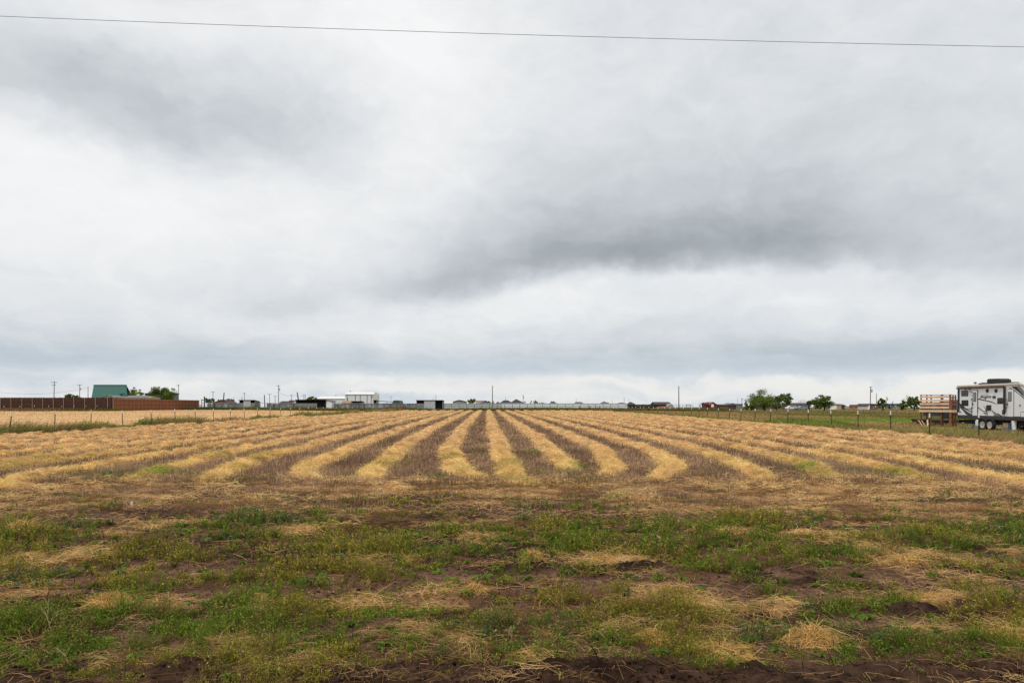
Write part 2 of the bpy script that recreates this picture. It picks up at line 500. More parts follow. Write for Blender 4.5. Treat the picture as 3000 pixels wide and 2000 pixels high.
LUSH = [(x, y, a, b) for (x, y, a, b) in patches([(470, 1388, 90, 8), (270, 1468, 50, 8), (1015, 1408, 30, 7), (1700, 1370, 25, 9), (2560, 1388, 70, 14), (350, 1395, 90, 14), (2350, 1375, 50, 8), (744, 1408, 60, 8), (1563, 1326, 25, 6), (1640, 1385, 60, 8), (2080, 1392, 50, 8), (1280, 1400, 30, 6)])]
def pmask(x, y, lst, soft=.55):
    m = np.zeros_like(x)
    wx = x + (fbm(x * 2.2, y * 2.2, 91, 3) - .5) * .5; wy = y + (fbm(x * 2.2 + 40, y * 2.2, 92, 3) - .5) * .5
    for cx, cy, rx, ry in lst:
        sel = (np.abs(x - cx) < rx * 1.8 + .3) & (np.abs(y - cy) < ry * 1.8 + .3)
        if not sel.any(): continue
        r = np.sqrt(((wx[sel] - cx) / rx) ** 2 + ((wy[sel] - cy) / max(ry, .18)) ** 2)
        m[sel] = np.maximum(m[sel], sstep(r, 1.25, soft))
    return m
def mud_dark(x, y):
    px = CX + F * x / y
    edge = 4.40 + .46 * sstep(px, 850, 1150) * (1 - .5 * sstep(np.abs(px - 2130), 170, 60)) + (fbm(x * 1.3, y * 1.3, 95, 3) - .5) * .55
    return np.maximum(pmask(x, y, MUDDARK, .3), sstep(y - edge, .12, -.12))
def gz(x, y):
    x, y = np.asarray(x, float), np.asarray(y, float)
    z = .33 * sstep(-x, 34, 80) * sstep(y, 60, 160) - .12 * sstep(x, 30, 62) * sstep(y, 60, 120)
    near = sstep(y, 19, 12)
    if np.any(near > 0):
        z = z + near * ((fbm(x * 1.1, y * 1.6, 3, 3) - .5) * .10 + (fbm(x * 5, y * 7, 5, 3) - .5) * .045)
        md = mud_dark(x, y)
        z = z + md * ((fbm(x * 3.5, y * 6, 6, 4) - .42) * .22 + (np.abs(fbm(x * 11, y * 13, 7, 3) - .5)) * .10)
        z = z - pmask(x, y, MUD, .5) * .018
    z = z - .004 * np.maximum(0, y - 330)
    z = z + (fbm(x * .15, y * .08, 8, 3) - .5) * .08 * sstep(y, 12, 30) * sstep(y, 250, 120)
    return z
def gz1(x, y): return float(gz(np.array([x]), np.array([y]))[0])

# windrow centre lines
XK = {0: [(15.6, .45), (16.5, .15), (18, -.07)], 1: [(18.7, 1.65)], 2: [(17.4, 2.3), (18.9, 2.85)], 3: [(16.2, 3.35), (17.6, 4.0), (20.2, 4.8)],
      4: [(16, 5.9), (18.2, 6.5)], 5: [(16.5, 7.7), (19.6, 8.65)], 6: [(16.2, 9.95), (19.2, 10.5)], 7: [(15.8, 11.8), (18.6, 12.3)],
      -1: [(16.7, -.75), (17.3, -1.15), (18.2, -1.5)], -2: [(16.4, -3.3), (18, -3.74)], -3: [(16.5, -4.6), (17.2, -5.25), (19, -5.8)],
      -4: [(15.9, -7.05), (21, -8.25)], -5: [(16.2, -9.1), (19.2, -9.6)], -6: [(14.6, -11.1), (18, -12)], -7: [(14.5, -13.5), (18.9, -14.2)]}
def row_curve(i):
    pts = list(XK.get(i, [(15.5, -.2 + 1.86 * i), (18, -.1 + 1.9 * i)]))
    pts += [(26, -.45 + 1.95 * i), (50, -1.4 + 2.2 * i), (100, -3.2 + 2.33 * i), (FEND - 1, -6.2 + 2.4 * i)]
    return np.array(pts)
ROWS = {}
for i in range(-13, 14):
    P = row_curve(i)
    z = np.concatenate([np.arange(P[0, 0], 40, .12), np.arange(40, 90, .3), np.arange(90, FEND - 1, .7)])
    # smooth interpolation (piecewise linear then averaged)
    x = np.interp(z, P[:, 0], P[:, 1])
    k = 15
    zz = np.linspace(P[0, 0], FEND - 1, 3000); xx = np.interp(zz, P[:, 0], P[:, 1])
    ker = np.ones(61) / 61; xs = np.convolve(np.pad(xx, 30, 'edge'), ker, 'valid')
    x = np.where(z < 22, x, np.interp(z, zz, xs))
    x = x + (fbm(z * .25, z * 0 + i * 7.7, 31, 3) - .5) * .28
    ok = (x > FX0 + 1.6) & (x < FX1 - 1.5)
    if ok.sum() > 20: ROWS[i] = (x[ok], z[ok])
def rowdist(x, y):
    d = np.full(x.shape, 9.0)
    for i, (rx, rz) in ROWS.items():
        xi = np.interp(y, rz, rx)
        dd = np.where((y > rz[0]) & (y < rz[-1]), np.abs(x - xi), 9.0)
        d = np.minimum(d, dd)
    return d

# colours (albedo)
SOIL = np.array((.150, .082, .054)); WET = np.array((.043, .024, .016)); STUB = np.array((.19, .112, .066)); THATCH = np.array((.33, .19, .088))
GOLD = np.array((.90, .57, .285)); YEL = np.array((.86, .58, .225)); FIELD = np.array((.76, .50, .26)); GRN = np.array((.140, .215, .026)); OLV = np.array((.29, .25, .040))
BRN = np.array((.21, .125, .062))

def green_density(x, y):
    """0..1 cover of low green weeds in the near strip"""
    b1 = sstep(y + (fbm(x * .6, y * .5, 53, 3) - .5) * 3.5, 11.8, 9.6) * sstep(y, 7.9, 8.5)
    b2 = sstep(y, 6.35, 6.0)
    n = fbm(x * .55, y * 2.1, 51, 4); n2 = fbm(x * 1.9, y * 4.4, 52, 3)
    g = b1 * sstep(n, .24, .44) + b2 * sstep(n, .14, .36)
    mid = sstep(y, 8.4, 8.0) * sstep(y, 5.9, 6.2)
    g = g + mid * 1.0 * sstep(n * .6 + n2 * .4, .47, .57)
    lit = sstep(y, 15.0, 12.5) * sstep(y, 10.2, 11) * .8 * sstep(n, .54, .64)
    g = np.maximum(g + lit, pmask(x, y, GREEN, .6))
    g = g * (1 - .92 * pmask(x, y, MUD)) * (1 - .97 * mud_dark(x, y)) * (1 - .6 * pmask(x, y, STRAWP, .4))
    return np.clip(g * (.35 + .9 * sstep(n2, .3, .6)), 0, 1)

def ground_colour(x, y):
    n = fbm(x * .7, y * .7, 61, 4); n2 = fbm(x * 3.1, y * 4.1, 62, 4)
    c = mixc(SOIL * .85, BRN * .8, sstep(n2, .35, .65))
    inner = (x > FX0 + 1.3) & (x < FX1 - 1.2)
    nearw = sstep(y, 13.6, 10.6)
    fieldc = mixc(STUB * .95, STUB * 1.25, n2)
    lit = mixc(THATCH * .9, np.array((.45, .28, .145)), sstep(n2, .35, .65))
    fieldc = fieldc * (1 - (sstep(y, 17.6, 15.2) * sstep(n, .35, .55))[:, None]) + lit * (sstep(y, 17.6, 15.2) * sstep(n, .35, .55))[:, None]
    dk = (sstep(fbm(x * .35, y * 1.6, 70, 4), .50, .60) * sstep(y, 15.2, 13.8))[:, None]
    fieldc = fieldc * (1 - dk) + mixc(WET * 1.5, SOIL * .75, n2) * dk
    near = mixc(WET * 1.2, SOIL * .85, sstep(fbm(x * 1.1, y * 1.8, 69, 5), .42, .6))
    mud = pmask(x, y, MUD)
    near = near * (1 - mud)[:, None] + mixc(SOIL * .9, SOIL * 1.25, n2) * mud[:, None]
    md = mud_dark(x, y)
    near = near * (1 - md)[:, None] + mixc(WET * .7, WET * 1.5, sstep(n2, .3, .7)) * md[:, None]
    st = pmask(x, y, STRAWP, .4)
    near = near * (1 - .6 * st)[:, None] + mixc(THATCH, THATCH * 1.5, n2) * (.6 * st)[:, None]
    c = fieldc * (1 - nearw)[:, None] + near * nearw[:, None]
    # fence strips, outer fields
    left = sstep(-x, -FX0 + 1.2, -FX0 + 2.6) * (y > 20)
    lf = mixc(FIELD * .92, FIELD * 1.08, sstep(fbm(x * .08, y * .5, 63, 4), .3, .7))
    lf = lf * (1 - .35 * sstep(fbm(x * .05, y * .9, 66, 3), .58, .75))[:, None]
    c = c * (1 - left)[:, None] + lf * left[:, None]
    strip = sstep(np.abs(x - FX0 + .1), 1.5, .9) * (y > 20)
    c = c * (1 - strip)[:, None] + mixc(np.array((.10, .085, .04)), np.array((.20, .13, .07)), n2) * strip[:, None]
    right = sstep(x, FX1 - 1.4, FX1 - .6) * (y > 16)
    nn = fbm(x * .05, y * .035, 64, 4); nf = fbm(x * .3, y * .12, 67, 4)
    rf = mixc(np.array((.40, .26, .125)), np.array((.20, .18, .05)), sstep(nn * .6 + nf * .4, .42, .58))
    gp = sstep(np.hypot((x - 45) / 17, (y - 79) / 12), 1.1, .7)
    rf = rf * (1 - gp)[:, None] + mixc(np.array((.19, .26, .035)), np.array((.25, .32, .05)), n) * gp[:, None]
    c = c * (1 - right)[:, None] + rf * right[:, None]
    far = sstep(y, FEND - 3, FEND + 3)
    fg = mixc(np.array((.13, .13, .035)), np.array((.20, .15, .06)), n)
    c = c * (1 - far)[:, None] + fg * far[:, None]
    return c * (.9 + .2 * fbm(x * 9, y * 9, 68, 2))[:, None]

def soilmat():
    m = bpy.data.materials.new('field_soil')
    m.use_nodes = True
    T = NT(m.node_tree)
    b = m.node_tree.nodes['Principled BSDF']
    at = T.n('ShaderNodeAttribute', attribute_name='col')
    tc = T.n('ShaderNodeTexCoord')
    n1 = T.noise(tc.outputs['Object'], 14.0, 6, .65)
    n2 = T.noise(tc.outputs['Object'], 60.0, 4, .6)
    n3 = T.noise(tc.outputs['Object'], 1.7, 4, .6)
    v = T.mul(T.smooth(n1, .32, .68, .55, 1.35), T.smooth(n3, .3, .7, .9, 1.1))
    vm = T.n('ShaderNodeVectorMath', operation='SCALE')
    T.link(at.outputs['Color'], vm.inputs[0]); T.link(v, vm.inputs['Scale'])
    T.link(vm.outputs[0], b.inputs['Base Color'])
    b.inputs['Roughness'].default_value = .9
    b.inputs['Specular IOR Level'].default_value = .04
    bp = T.n('ShaderNodeBump')
    bp.inputs['Strength'].default_value = .8; bp.inputs['Distance'].default_value = .05
    T.link(T.add(n1, T.mul(n2, .35)), bp.inputs['Height'])
    T.link(bp.outputs[0], b.inputs['Normal'])
    return m

def build_ground():
    ys = [-300, -60, -15, 0, 2, 3]
    y = 3.4
    while y < 9000:
        ys.append(y); y += max(.035, .0075 * y if y < 60 else .012 * y)
    a = list(np.arange(0, 9, .06)); x = 9.0
    while x < 9000:
        a.append(x); x += .16 if x < 20 else (.35 if x < 45 else max(.8, .05 * (x - 30)))
    xs = np.array([-v for v in a[::-1]][:-1] + a); ys = np.array(ys)
    X, Y = np.meshgrid(xs, ys)
    x, y = X.ravel(), Y.ravel()
    z = gz(x, y)
    z = np.where(y < 3, 0, z)
    V = np.stack([x, y, z], 1)
    nx, ny = len(xs), len(ys)
    i = (np.arange(ny - 1)[:, None] * nx + np.arange(nx - 1)[None, :]).ravel()
    Q = np.stack([i, i + 1, i + nx + 1, i + nx], 1)
    o = link('ground', np_mesh('ground', V, Q, ground_colour(x, y), soilmat(), True))
    tag(o, kind='structure')
build_ground()
# ------------------------------------------------------------------ windrows of cut hay, one object each
def fan(x, y, m=1.5): return np.abs(x) < .78 * y + m

def straw_on(P, d, cover, tint=None, flat=.25, lenf=1.0):
    """loose straws lying over points P at distance d"""
    n = len(P)
    w = np.clip(.00045 * d, .0022, .05) * rng.uniform(.7, 1.3, n)
    l = np.clip(.17 + .0038 * d, .17, .55) * rng.uniform(.6, 1.3, n) * lenf
    az = rng.uniform(0, 2 * np.pi, n); tl = np.abs(rng.normal(0, 1, n)) * flat
    D = np.stack([np.cos(az) * np.cos(tl), np.sin(az) * np.cos(tl), np.sin(tl)], 1) * l[:, None]
    B = P - D * .45; B[:, 2] = P[:, 2] + rng.uniform(-.01, .02, n)
    bend = rvec(n) * (l * .32)[:, None]; bend[:, 2] = -np.abs(bend[:, 2]) * .7
    return strips(B, D, w, tint, bend, .6)

def build_windrows():
    order = {0: 'central hay windrow, the one running straightest up the middle of the field'}
    words = ['first', 'second', 'third', 'fourth', 'fifth', 'sixth', 'seventh', 'eighth', 'ninth', 'tenth', 'eleventh', 'twelfth', 'thirteenth']
    endnote = {-1: ', its near end hooking right', -2: ', with a pale heaped near end', -3: ', its near end hooking sharply right', -4: ', ending in a pale tuft',
               -5: ', with bright green grass beside its near end', 1: ', the one stopping short of the others', 2: ', its near end curling left', 3: ', its broad near end curling left', 4: ', with a blunt near end'}
    for i, (rx, rz) in ROWS.items():
        # resample so that the mound has even detail
        ends = sstep(np.arange(len(rz)), -4, 16)
        if rz[0] > 30: ends = np.ones(len(rz))
        wid = (.37 + .13 * (fbm(rz * 1.1, rz * 0 + i * 3.3, 71, 3) - .5) * 2) * (.5 + .5 * ends)
        side = .30 * (fbm(rz * 1.6, rz * 0 + i * 9.1, 78, 3) - .5) * np.where(rz < 70, 1, .5)
        hei = (.12 + .09 * (fbm(rz * .9, rz * 0 + i * 5.1, 72, 3) - .5) * 2) * (.25 + .75 * ends) * (.65 + .35 * sstep(rz, 17, 30))
        S = np.linspace(-1, 1, 11)
        tx = np.gradient(rx, rz); nl = np.sqrt(1 + tx * tx)
        nx_, nz_ = 1 / nl, -tx / nl
        X = rx[:, None] + side[:, None] + nx_[:, None] * S[None] * wid[:, None] * .95
        Y = rz[:, None] + nz_[:, None] * S[None] * wid[:, None] * 1.08
        bump = np.clip(-.25 + 2.5 * fbm(X * 2.6, Y * 2.3, 73, 4), .1, 2.2)
        prof = np.sqrt(np.clip(1 - S[None] ** 2, 0, 1)) ** 1.2
        Z = gz(X.ravel(), Y.ravel()).reshape(X.shape) + prof * hei[:, None] * bump - .012
        V = np.stack([X, Y, Z], 2).reshape(-1, 3)
        n, k = X.shape
        a = (np.arange(n - 1)[:, None] * k + np.arange(k - 1)[None]).ravel()
        Q = np.stack([a, a + 1, a + k + 1, a + k], 1)
        yel = sstep(V[:, 1], 34, 19)
        t = fbm(V[:, 0] * 2.5, V[:, 1] * 2.5, 74, 3)
        C = mixc(GOLD * .72, YEL * .70, yel * .5) * (.62 + .6 * t)[:, None]
        parts = [(V, Q, C)]
        # straws
        seg = np.hypot(np.diff(rx), np.diff(rz)); mid = (rz[1:] + rz[:-1]) / 2
        dens = np.interp(mid, [14, 20, 30, 50, 100, 185], [1500, 1000, 650, 360, 130, 75])
        m = rng.poisson(seg * dens * .9)
        idx = np.repeat(np.arange(len(m)), m); N = len(idx)
        f = rng.random(N); s = np.clip(rng.normal(0, .47, N), -1.5, 1.5)
        px = rx[idx] + side[idx] + (rx[idx + 1] - rx[idx]) * f + nx_[idx] * s * wid[idx]
        py = rz[idx] + (rz[idx + 1] - rz[idx]) * f + nz_[idx] * s * wid[idx]
        ok = fan(px, py, 2.0) & (rng.random(N) < .5 + .9 * sstep(fbm(px * 2.8, py * 2.2, 79, 3), .30, .52))
        px, py, idx, s = px[ok], py[ok], idx[ok], s[ok]
        ph = gz(px, py) + np.sqrt(np.clip(1 - s * s, 0, 1)) ** 1.2 * hei[idx] * np.clip(-.25 + 2.5 * fbm(px * 2.6, py * 2.3, 73, 4), .1, 2.2)
        tone = sstep(py, 32, 18)
        gcol = mixc(GOLD * 1.02, YEL * 1.05, np.clip(tone * (.15 + fbm(px * .8, py * .8, 75, 2)), 0, 1))
        gcol = gcol * (.80 + .32 * sstep(fbm(px * 4, py * 3, 76, 3), .32, .62))[:, None]
        ever = sstep(fbm(px * .5, py * .4, 77, 3), .54, .70) * sstep(py, 34, 18) * .5
        gcol = gcol * (1 - ever)[:, None] + np.array((.30, .30, .055))[None] * ever[:, None]
        lus = np.zeros(len(px))
        for cx, cy, a_, b_ in LUSH: lus = np.maximum(lus, sstep(np.hypot((px - cx) / a_, (py - cy) / b_), 1.1, .5))
        gcol = gcol * (1 - .7 * lus)[:, None] + np.array((.26, .36, .045))[None] * (.7 * lus)[:, None]
        col = gcol * (1 + rng.normal(0, .20, (len(px), 1))) * (1 + rng.normal(0, .05, (len(px), 3)))
        parts.append(straw_on(np.stack([px, py, ph], 1), py, 1, np.clip(col, .02, .93), np.interp(py, [14, 24, 45], [.42, .32, .22])))
        o = link('windrow', np_mesh('windrow', *cat(parts), M_STRAW))
        if i == 0: lab = order[0]
        else: lab = '%s hay windrow %s of the central one%s' % (words[abs(i) - 1], 'left' if i < 0 else 'right', endnote.get(i, ''))
        tag(o, lab, 'windrow', 'windrows of cut hay')
build_windrows()

# ------------------------------------------------------------------ stubble between the windrows
def scatter(x0, x1, y0, y1, dens):
    n = int((x1 - x0) * (y1 - y0) * dens)
    return rng.uniform(x0, x1, n), rng.uniform(y0, y1, n)

def build_stubble():
    parts = []
    for y0, y1, dn, ww, hh in ((12.2, 15.5, 240, .007, .10), (15.5, 20, 300, .0085, .15), (20, 28, 150, .013, .16), (28, 40, 70, .020, .17), (40, 60, 32, .033, .18), (60, 100, 12, .055, .2), (100, 184, 4, .09, .2)):
        hw = min(29.5, .78 * y1 + 1.5)
        x, y = scatter(-hw, hw, y0, y1, dn)
        ok = fan(x, y) & (x > FX0 + 1.2) & (x < FX1 - 1.2)
        ok &= rowdist(x, y) > .38
        if y0 < 15.5: ok &= rng.random(len(x)) < .25 + .75 * sstep(fbm(x * .7, y * .9, 81, 3), .42, .6)
        x, y = x[ok], y[ok]
        x = x + (np.round(x / .19) * .19 - x) * .25      # drilled rows
        n = len(x)
        h = hh * rng.uniform(.5, 1.25, n)
        D = np.stack([rng.normal(0, .16, n), rng.normal(0, .16, n), np.ones(n)], 1) * h[:, None]
        B = np.stack([x, y, gz(x, y) - .01], 1)
        t = fbm(x * .8, y * .5, 82, 3)
        g = sstep(fbm(x * .5, y * .4, 83, 3), .60, .72)
        C = mixc(np.array((.22, .14, .092)), np.array((.48, .32, .20)), sstep(t + rng.normal(0, .15, n), .3, .7))
        C = C * (1 - .5 * g)[:, None] + np.array((.12, .13, .04))[None] * (.5 * g)[:, None]
        C = np.clip(C * (1 + rng.normal(0, .25, (n, 1))), .02, .9)
        parts.append(strips(B, D, ww * rng.uniform(.7, 1.3, n), C * .75, None, .8, C * 1.15))
    tag(link('stubble', np_mesh('stubble', *cat(parts), M_STRAW)), 'short grey brown cut stubble between the windrows', 'stubble', kind='stuff')
build_stubble()

# ------------------------------------------------------------------ loose straw litter over the near ground
def build_litter():
    parts = []
    for y0, y1, dn in ((4.2, 6.2, 2000), (6.2, 8.2, 1500), (8.2, 10.5, 800), (10.5, 14, 560), (14, 17.5, 520)):
        x, y = scatter(-.78 * y1 - 1.5, .78 * y1 + 1.5, y0, y1, dn)
        st = pmask(x, y, STRAWP, .5)
        n1 = fbm(x * .8, y * 1.6, 84, 4); n2 = fbm(x * 2.2, y * 4, 85, 3)
        p = .16 + .84 * sstep(n1 * .5 + n2 * .5, .47, .60)
        p = np.where(y > 10.3, np.maximum(p, .35 + .65 * sstep(n1 * .5 + n2 * .5, .36, .55)), p * .75)
        p = p * (1 - .7 * sstep(fbm(x * .35, y * 1.6, 70, 4), .50, .60) * (y > 10.3))
        p = np.maximum(p, st * .6)
        p *= (1 - .80 * pmask(x, y, MUD, .5)) * (1 - .85 * pmask(x, y, MUDDARK, .4)) * (1 - .6 * green_density(x, y) * (st < .3))
        ok = fan(x, y) & (rng.random(len(x)) < p)
        x, y = x[ok], y[ok]; n = len(x)
        age = fbm(x * 1.5, y * 2.5, 86, 3)
        c = mixc(np.array((.70, .45, .20)), np.array((.22, .118, .05)), np.clip(sstep(age, .38, .58) + rng.normal(0, .2, n), 0, 1))
        c = np.clip(c * (1 + rng.normal(0, .18, (n, 1))), .02, .9)
        parts.append(straw_on(np.stack([x, y, gz(x, y) + rng.uniform(0, .02, n)], 1), y, 1, c, .18, .8))
    # thick patches of raked straw
    for cx, cy, rx, ry in STRAWP:
        n = int(np.clip(rx * ry * np.pi * 3800, 600, 5000))
        a = rng.uniform(0, 2 * np.pi, n); r = np.sqrt(rng.random(n))
        x = cx + np.cos(a) * r * rx * 1.45 + rng.normal(0, .05, n); y = cy + np.sin(a) * r * ry * 1.7 + rng.normal(0, .05, n)
        k = (rng.random(n) < sstep(fbm(x * 2.2, y * 4.2, 89, 4), .45, .58)) & (rng.random(n) < 1.2 - r * .8)
        x, y, r = x[k], y[k], r[k]; n = len(x)
        hgt = (1 - r * r) * rng.uniform(.01, .05) * (.4 + fbm(x * 4, y * 4, 88, 2) * 1.2)
        c = jit((.70, .45, .19), n, .26)
        parts.append(straw_on(np.stack([x, y, gz(x, y) + hgt], 1), y, 1, c, .25, .95))
    tag(link('loose_straw', np_mesh('loose_straw', *cat(parts), M_STRAW)), 'loose golden straw scattered over the near mud', 'straw', kind='stuff')
    # dark broken stems standing in the mud
    x, y = scatter(-9, 9, 4.6, 12, 22)
    ok = fan(x, y); x, y = x[ok], y[ok]; n = len(x)
    D = np.stack([rng.normal(0, .4, n), rng.normal(0, .4, n), np.ones(n)], 1) * (rng.uniform(.04, .12, n))[:, None]
    tag(link('dead_stems', np_mesh('dead_stems', *strips(np.stack([x, y, gz(x, y) - .01], 1), D, rng.uniform(.005, .010, n), jit((.06, .035, .025), n, .3), rvec(n) * .02), M_STRAW)),
        'dark broken weed stems poking out of the mud', 'stems', kind='stuff')
build_litter()

def build_headland():
    parts = []
    for y0, y1, dn in ((13.2, 17.5, 420), (17.5, 24, 120), (24, 40, 34), (40, 70, 9)):
        hw = min(28.5, .78 * y1 + 1.5)
        x, y = scatter(-hw, hw, y0, y1, dn)
        n1 = fbm(x * .8, y * .8, 131, 4); n2 = fbm(x * 3, y * 3, 132, 3)
        rd = rowdist(x, y)
        p = sstep(n1 * .55 + n2 * .45, .50, .62) * (.12 + .88 * sstep(y, 18.0, 15.5)) + .10 * sstep(rd, .85, .4)
        ok = fan(x, y) & (rng.random(len(x)) < p) & (x > FX0 + 1.2) & (x < FX1 - 1.2)
        x, y = x[ok], y[ok]; n = len(x)
        c = jit((.84, .54, .24), n, .25)
        parts.append(straw_on(np.stack([x, y, gz(x, y) + rng.uniform(.0, .10, n) * (y > 14.5)], 1), y, 1, np.clip(c, .02, .9), .3, .9))
    tag(link('scattered_straw', np_mesh('scattered_straw', *cat(parts), M_STRAW)), 'stray straw scattered over the stubble and the ends of the windrows', 'straw', kind='stuff')
build_headland()
def build_tufts():
    parts = []
    x, y = scatter(-9.5, 9.5, 4.5, 11.5, 16)
    g = green_density(x, y)
    ok = fan(x, y) & (rng.random(len(x)) < .12 + .8 * g) & (pmask(x, y, MUD) < .4) & (mud_dark(x, y) < .5)
    x, y = x[ok], y[ok]; k = 26
    n = len(x); kind = rng.random(n)
    X = np.repeat(x, k) + rng.normal(0, .03, n * k); Y = np.repeat(y, k) + rng.normal(0, .03, n * k)
    h = np.repeat(rng.uniform(.07, .20, n), k) * rng.uniform(.5, 1.2, n * k)
    base = np.where((kind < .55)[:, None], np.array([[.15, .21, .03]]), np.array([[.50, .33, .11]]))
    c = np.repeat(base * (1 + rng.normal(0, .2, (n, 1))), k, 0) * (1 + rng.normal(0, .15, (n * k, 1)))
    parts.append(grass(X, Y, h, np.clip(.0006 * Y, .003, .008), c * .6, np.clip(c * 1.25, .01, .9), .55, .5, (0, 0)))
    for cx, cy, rx, ry in LUSH:
        n = int(np.clip(rx * ry * 3.14 * 420, 120, 2600)); a = rng.uniform(0, 6.28, n); r = np.sqrt(rng.random(n))
        X, Y = cx + np.cos(a) * r * rx * 1.2, cy + np.sin(a) * r * ry * 1.2
        kk = rng.random(n) < sstep(fbm(X * 1.2, Y * 1.2, 141, 3), .36, .56); X, Y = X[kk], Y[kk]; n = len(X)
        c = jit((.20, .28, .035), n, .25)
        parts.append(grass(X, Y, rng.uniform(.06, .20, n), np.clip(.0007 * Y, .006, .02), c * .7, c * 1.25, .5, .5, (0, 0)))
    tag(link('grass_tufts', np_mesh('grass_tufts', *cat(parts), M_LEAF)), 'fine green and dry grass tufts growing among the low weeds', 'grass', kind='stuff')
    # broad leaved rosettes
    x, y = scatter(-9, 9, 4.6, 10.5, 5)
    ok = fan(x, y) & (mud_dark(x, y) < .4); x, y = x[ok], y[ok]; n, k = len(x), 11
    X, Y = np.repeat(x, k), np.repeat(y, k); az = rng.uniform(0, 6.28, n * k); el = rng.uniform(.15, .8, n * k)
    L = np.repeat(rng.uniform(.05, .11, n), k) * rng.uniform(.7, 1.2, n * k)
    D = np.stack([np.cos(az) * np.cos(el), np.sin(az) * np.cos(el), np.sin(el)], 1) * L[:, None]
    B = np.stack([X, Y, gz(X, Y) + .01], 1)
    c = np.repeat(jit((.13, .20, .035), n, .25), k, 0)
    bend = np.zeros_like(D); bend[:, 2] = -L * .35
    tag(link('broad_leaves', np_mesh('broad_leaves', *strips(B, D, L * .32, c * .85, bend, .25, c * 1.2), M_LEAF)), 'small broad leaved weeds dotted over the mud', 'weeds', kind='stuff')
def build_clods():
    x, y = scatter(-8, 8, 4.3, 9.0, 900)
    md = mud_dark(x, y); mu = pmask(x, y, MUD)
    ok = fan(x, y) & (rng.random(len(x)) < (.25 + .75 * md) * sstep(fbm(x * 2.5, y * 3.5, 96, 3), .36, .60))
    x, y, md = x[ok], y[ok], md[ok]; n = len(x)
    r = .0035 + .011 * rng.random(n) ** 4 + .008 * md * (rng.random(n) < .03)
    C = jit(WET * 1.15, n, .35)
    C = np.where((rng.random(n) < .3 * (1 - md))[:, None], jit(SOIL * .8, n, .2), C)
    # irregular boxes with every corner pushed about
    cube = np.array([(sx, sy, sz) for sz in (-1, 1) for sy in (-1, 1) for sx in (-1, 1)], float)
    V = np.stack([x, y, gz(x, y) + r * .2], 1)[:, None, :] + (cube[None] * rng.uniform(.35, 1.15, (n, 8, 3))) * r[:, None, None] * np.array([1.2, 1.0, .7])
    q = np.array([[0, 2, 3, 1], [4, 5, 7, 6], [0, 1, 5, 4], [2, 6, 7, 3], [0, 4, 6, 2], [1, 3, 7, 5]])
    Q = (np.arange(n)[:, None, None] * 8 + q[None]).reshape(-1, 4)
    tag(link('clods', np_mesh('clods', V.reshape(-1, 3), Q, np.repeat(C, 8, 0), M_STRAW)), 'small dark clods of churned mud', 'clods', kind='stuff')
build_clods()

# ------------------------------------------------------------------ low green weeds of the near strip
def build_weeds():
    parts = []
    for y0, y1, dn in ((4.2, 5.6, 230), (5.6, 6.6, 200), (6.6, 8.2, 150), (8.2, 10.8, 120), (10.8, 18, 40)):
        x, y = scatter(-.78 * y1 - 1.2, .78 * y1 + 1.2, y0, y1, dn)
        g = green_density(x, y)
        for cx, cy, a_, b_ in LUSH: g = np.maximum(g, .9 * sstep(np.hypot((x - cx) / a_, (y - cy) / b_), 1.1, .5))
        ok = fan(x, y) & (rng.random(len(x)) < g) & (rowdist(x, y) > .3)
        x, y, g = x[ok], y[ok], g[ok]
        n = len(x)
        ph = (.028 + .072 * g) * (.45 + 1.2 * sstep(fbm(x * 2.1, y * 2.6, 57, 3), .34, .66)) * np.where(y > 11.5, .62, 1) * rng.uniform(.5, 1.35, n) * (1 + .25 * (y > 8))      # plant height
        tone = fbm(x * .7, y * .9, 55, 3); t2 = rng.random(n)
        pc = mixc(GRN, OLV, np.clip(sstep(tone, .42, .62) + rng.normal(0, .25, n), 0, 1))
        blue = (sstep(fbm(x * .8 + 9, y * 1.1, 56, 3), .58, .68) * (t2 < .6))[:, None]
        pc = pc * (1 - blue) + np.array((.095, .145, .060))[None] * blue
        dry = (rng.random(n) < .20)[:, None]
        pc = np.where(dry, np.array((.27, .18, .075))[None], pc)
        base = np.stack([x, y, gz(x, y) - .005], 1)
        ns = 9 if y1 < 8 else (7 if y1 < 11 else 5)
        ii = np.repeat(np.arange(n), ns); N = len(ii)
        az = rng.uniform(0, 2 * np.pi, N); lean = np.abs(rng.normal(.0, .62, N))
        L = ph[ii] * rng.uniform(.6, 1.3, N)
        D = np.stack([np.cos(az) * np.sin(lean), np.sin(az) * np.sin(lean), np.cos(lean)], 1) * L[:, None]
        B = base[ii] + np.stack([rng.normal(0, .025, N), rng.normal(0, .025, N), np.zeros(N)], 1)
        c0 = pc[ii] * (1 + rng.normal(0, .15, (N, 1)))
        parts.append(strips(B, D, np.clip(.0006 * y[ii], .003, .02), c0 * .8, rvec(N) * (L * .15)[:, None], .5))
        nl = 7 if y1 < 8 else 5
        jj = np.repeat(np.arange(N), nl); K = len(jj)
        f = rng.uniform(.18, 1.05, K)
        P = B[jj] + D[jj] * f[:, None] + rng.normal(0, .010, (K, 3))
        sz = np.clip(.0025 * y[ii][jj], .011, .045) * rng.uniform(.65, 1.35, K) * 1.25
        lc = c0[jj] * (.50 + 1.05 * f * f)[:, None] * (1 + rng.normal(0, .2, (K, 1)))  # shade painted into the low leaves, light into the tips
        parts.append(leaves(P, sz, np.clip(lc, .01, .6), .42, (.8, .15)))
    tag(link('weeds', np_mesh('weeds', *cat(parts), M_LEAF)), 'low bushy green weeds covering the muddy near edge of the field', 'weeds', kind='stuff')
build_weeds()

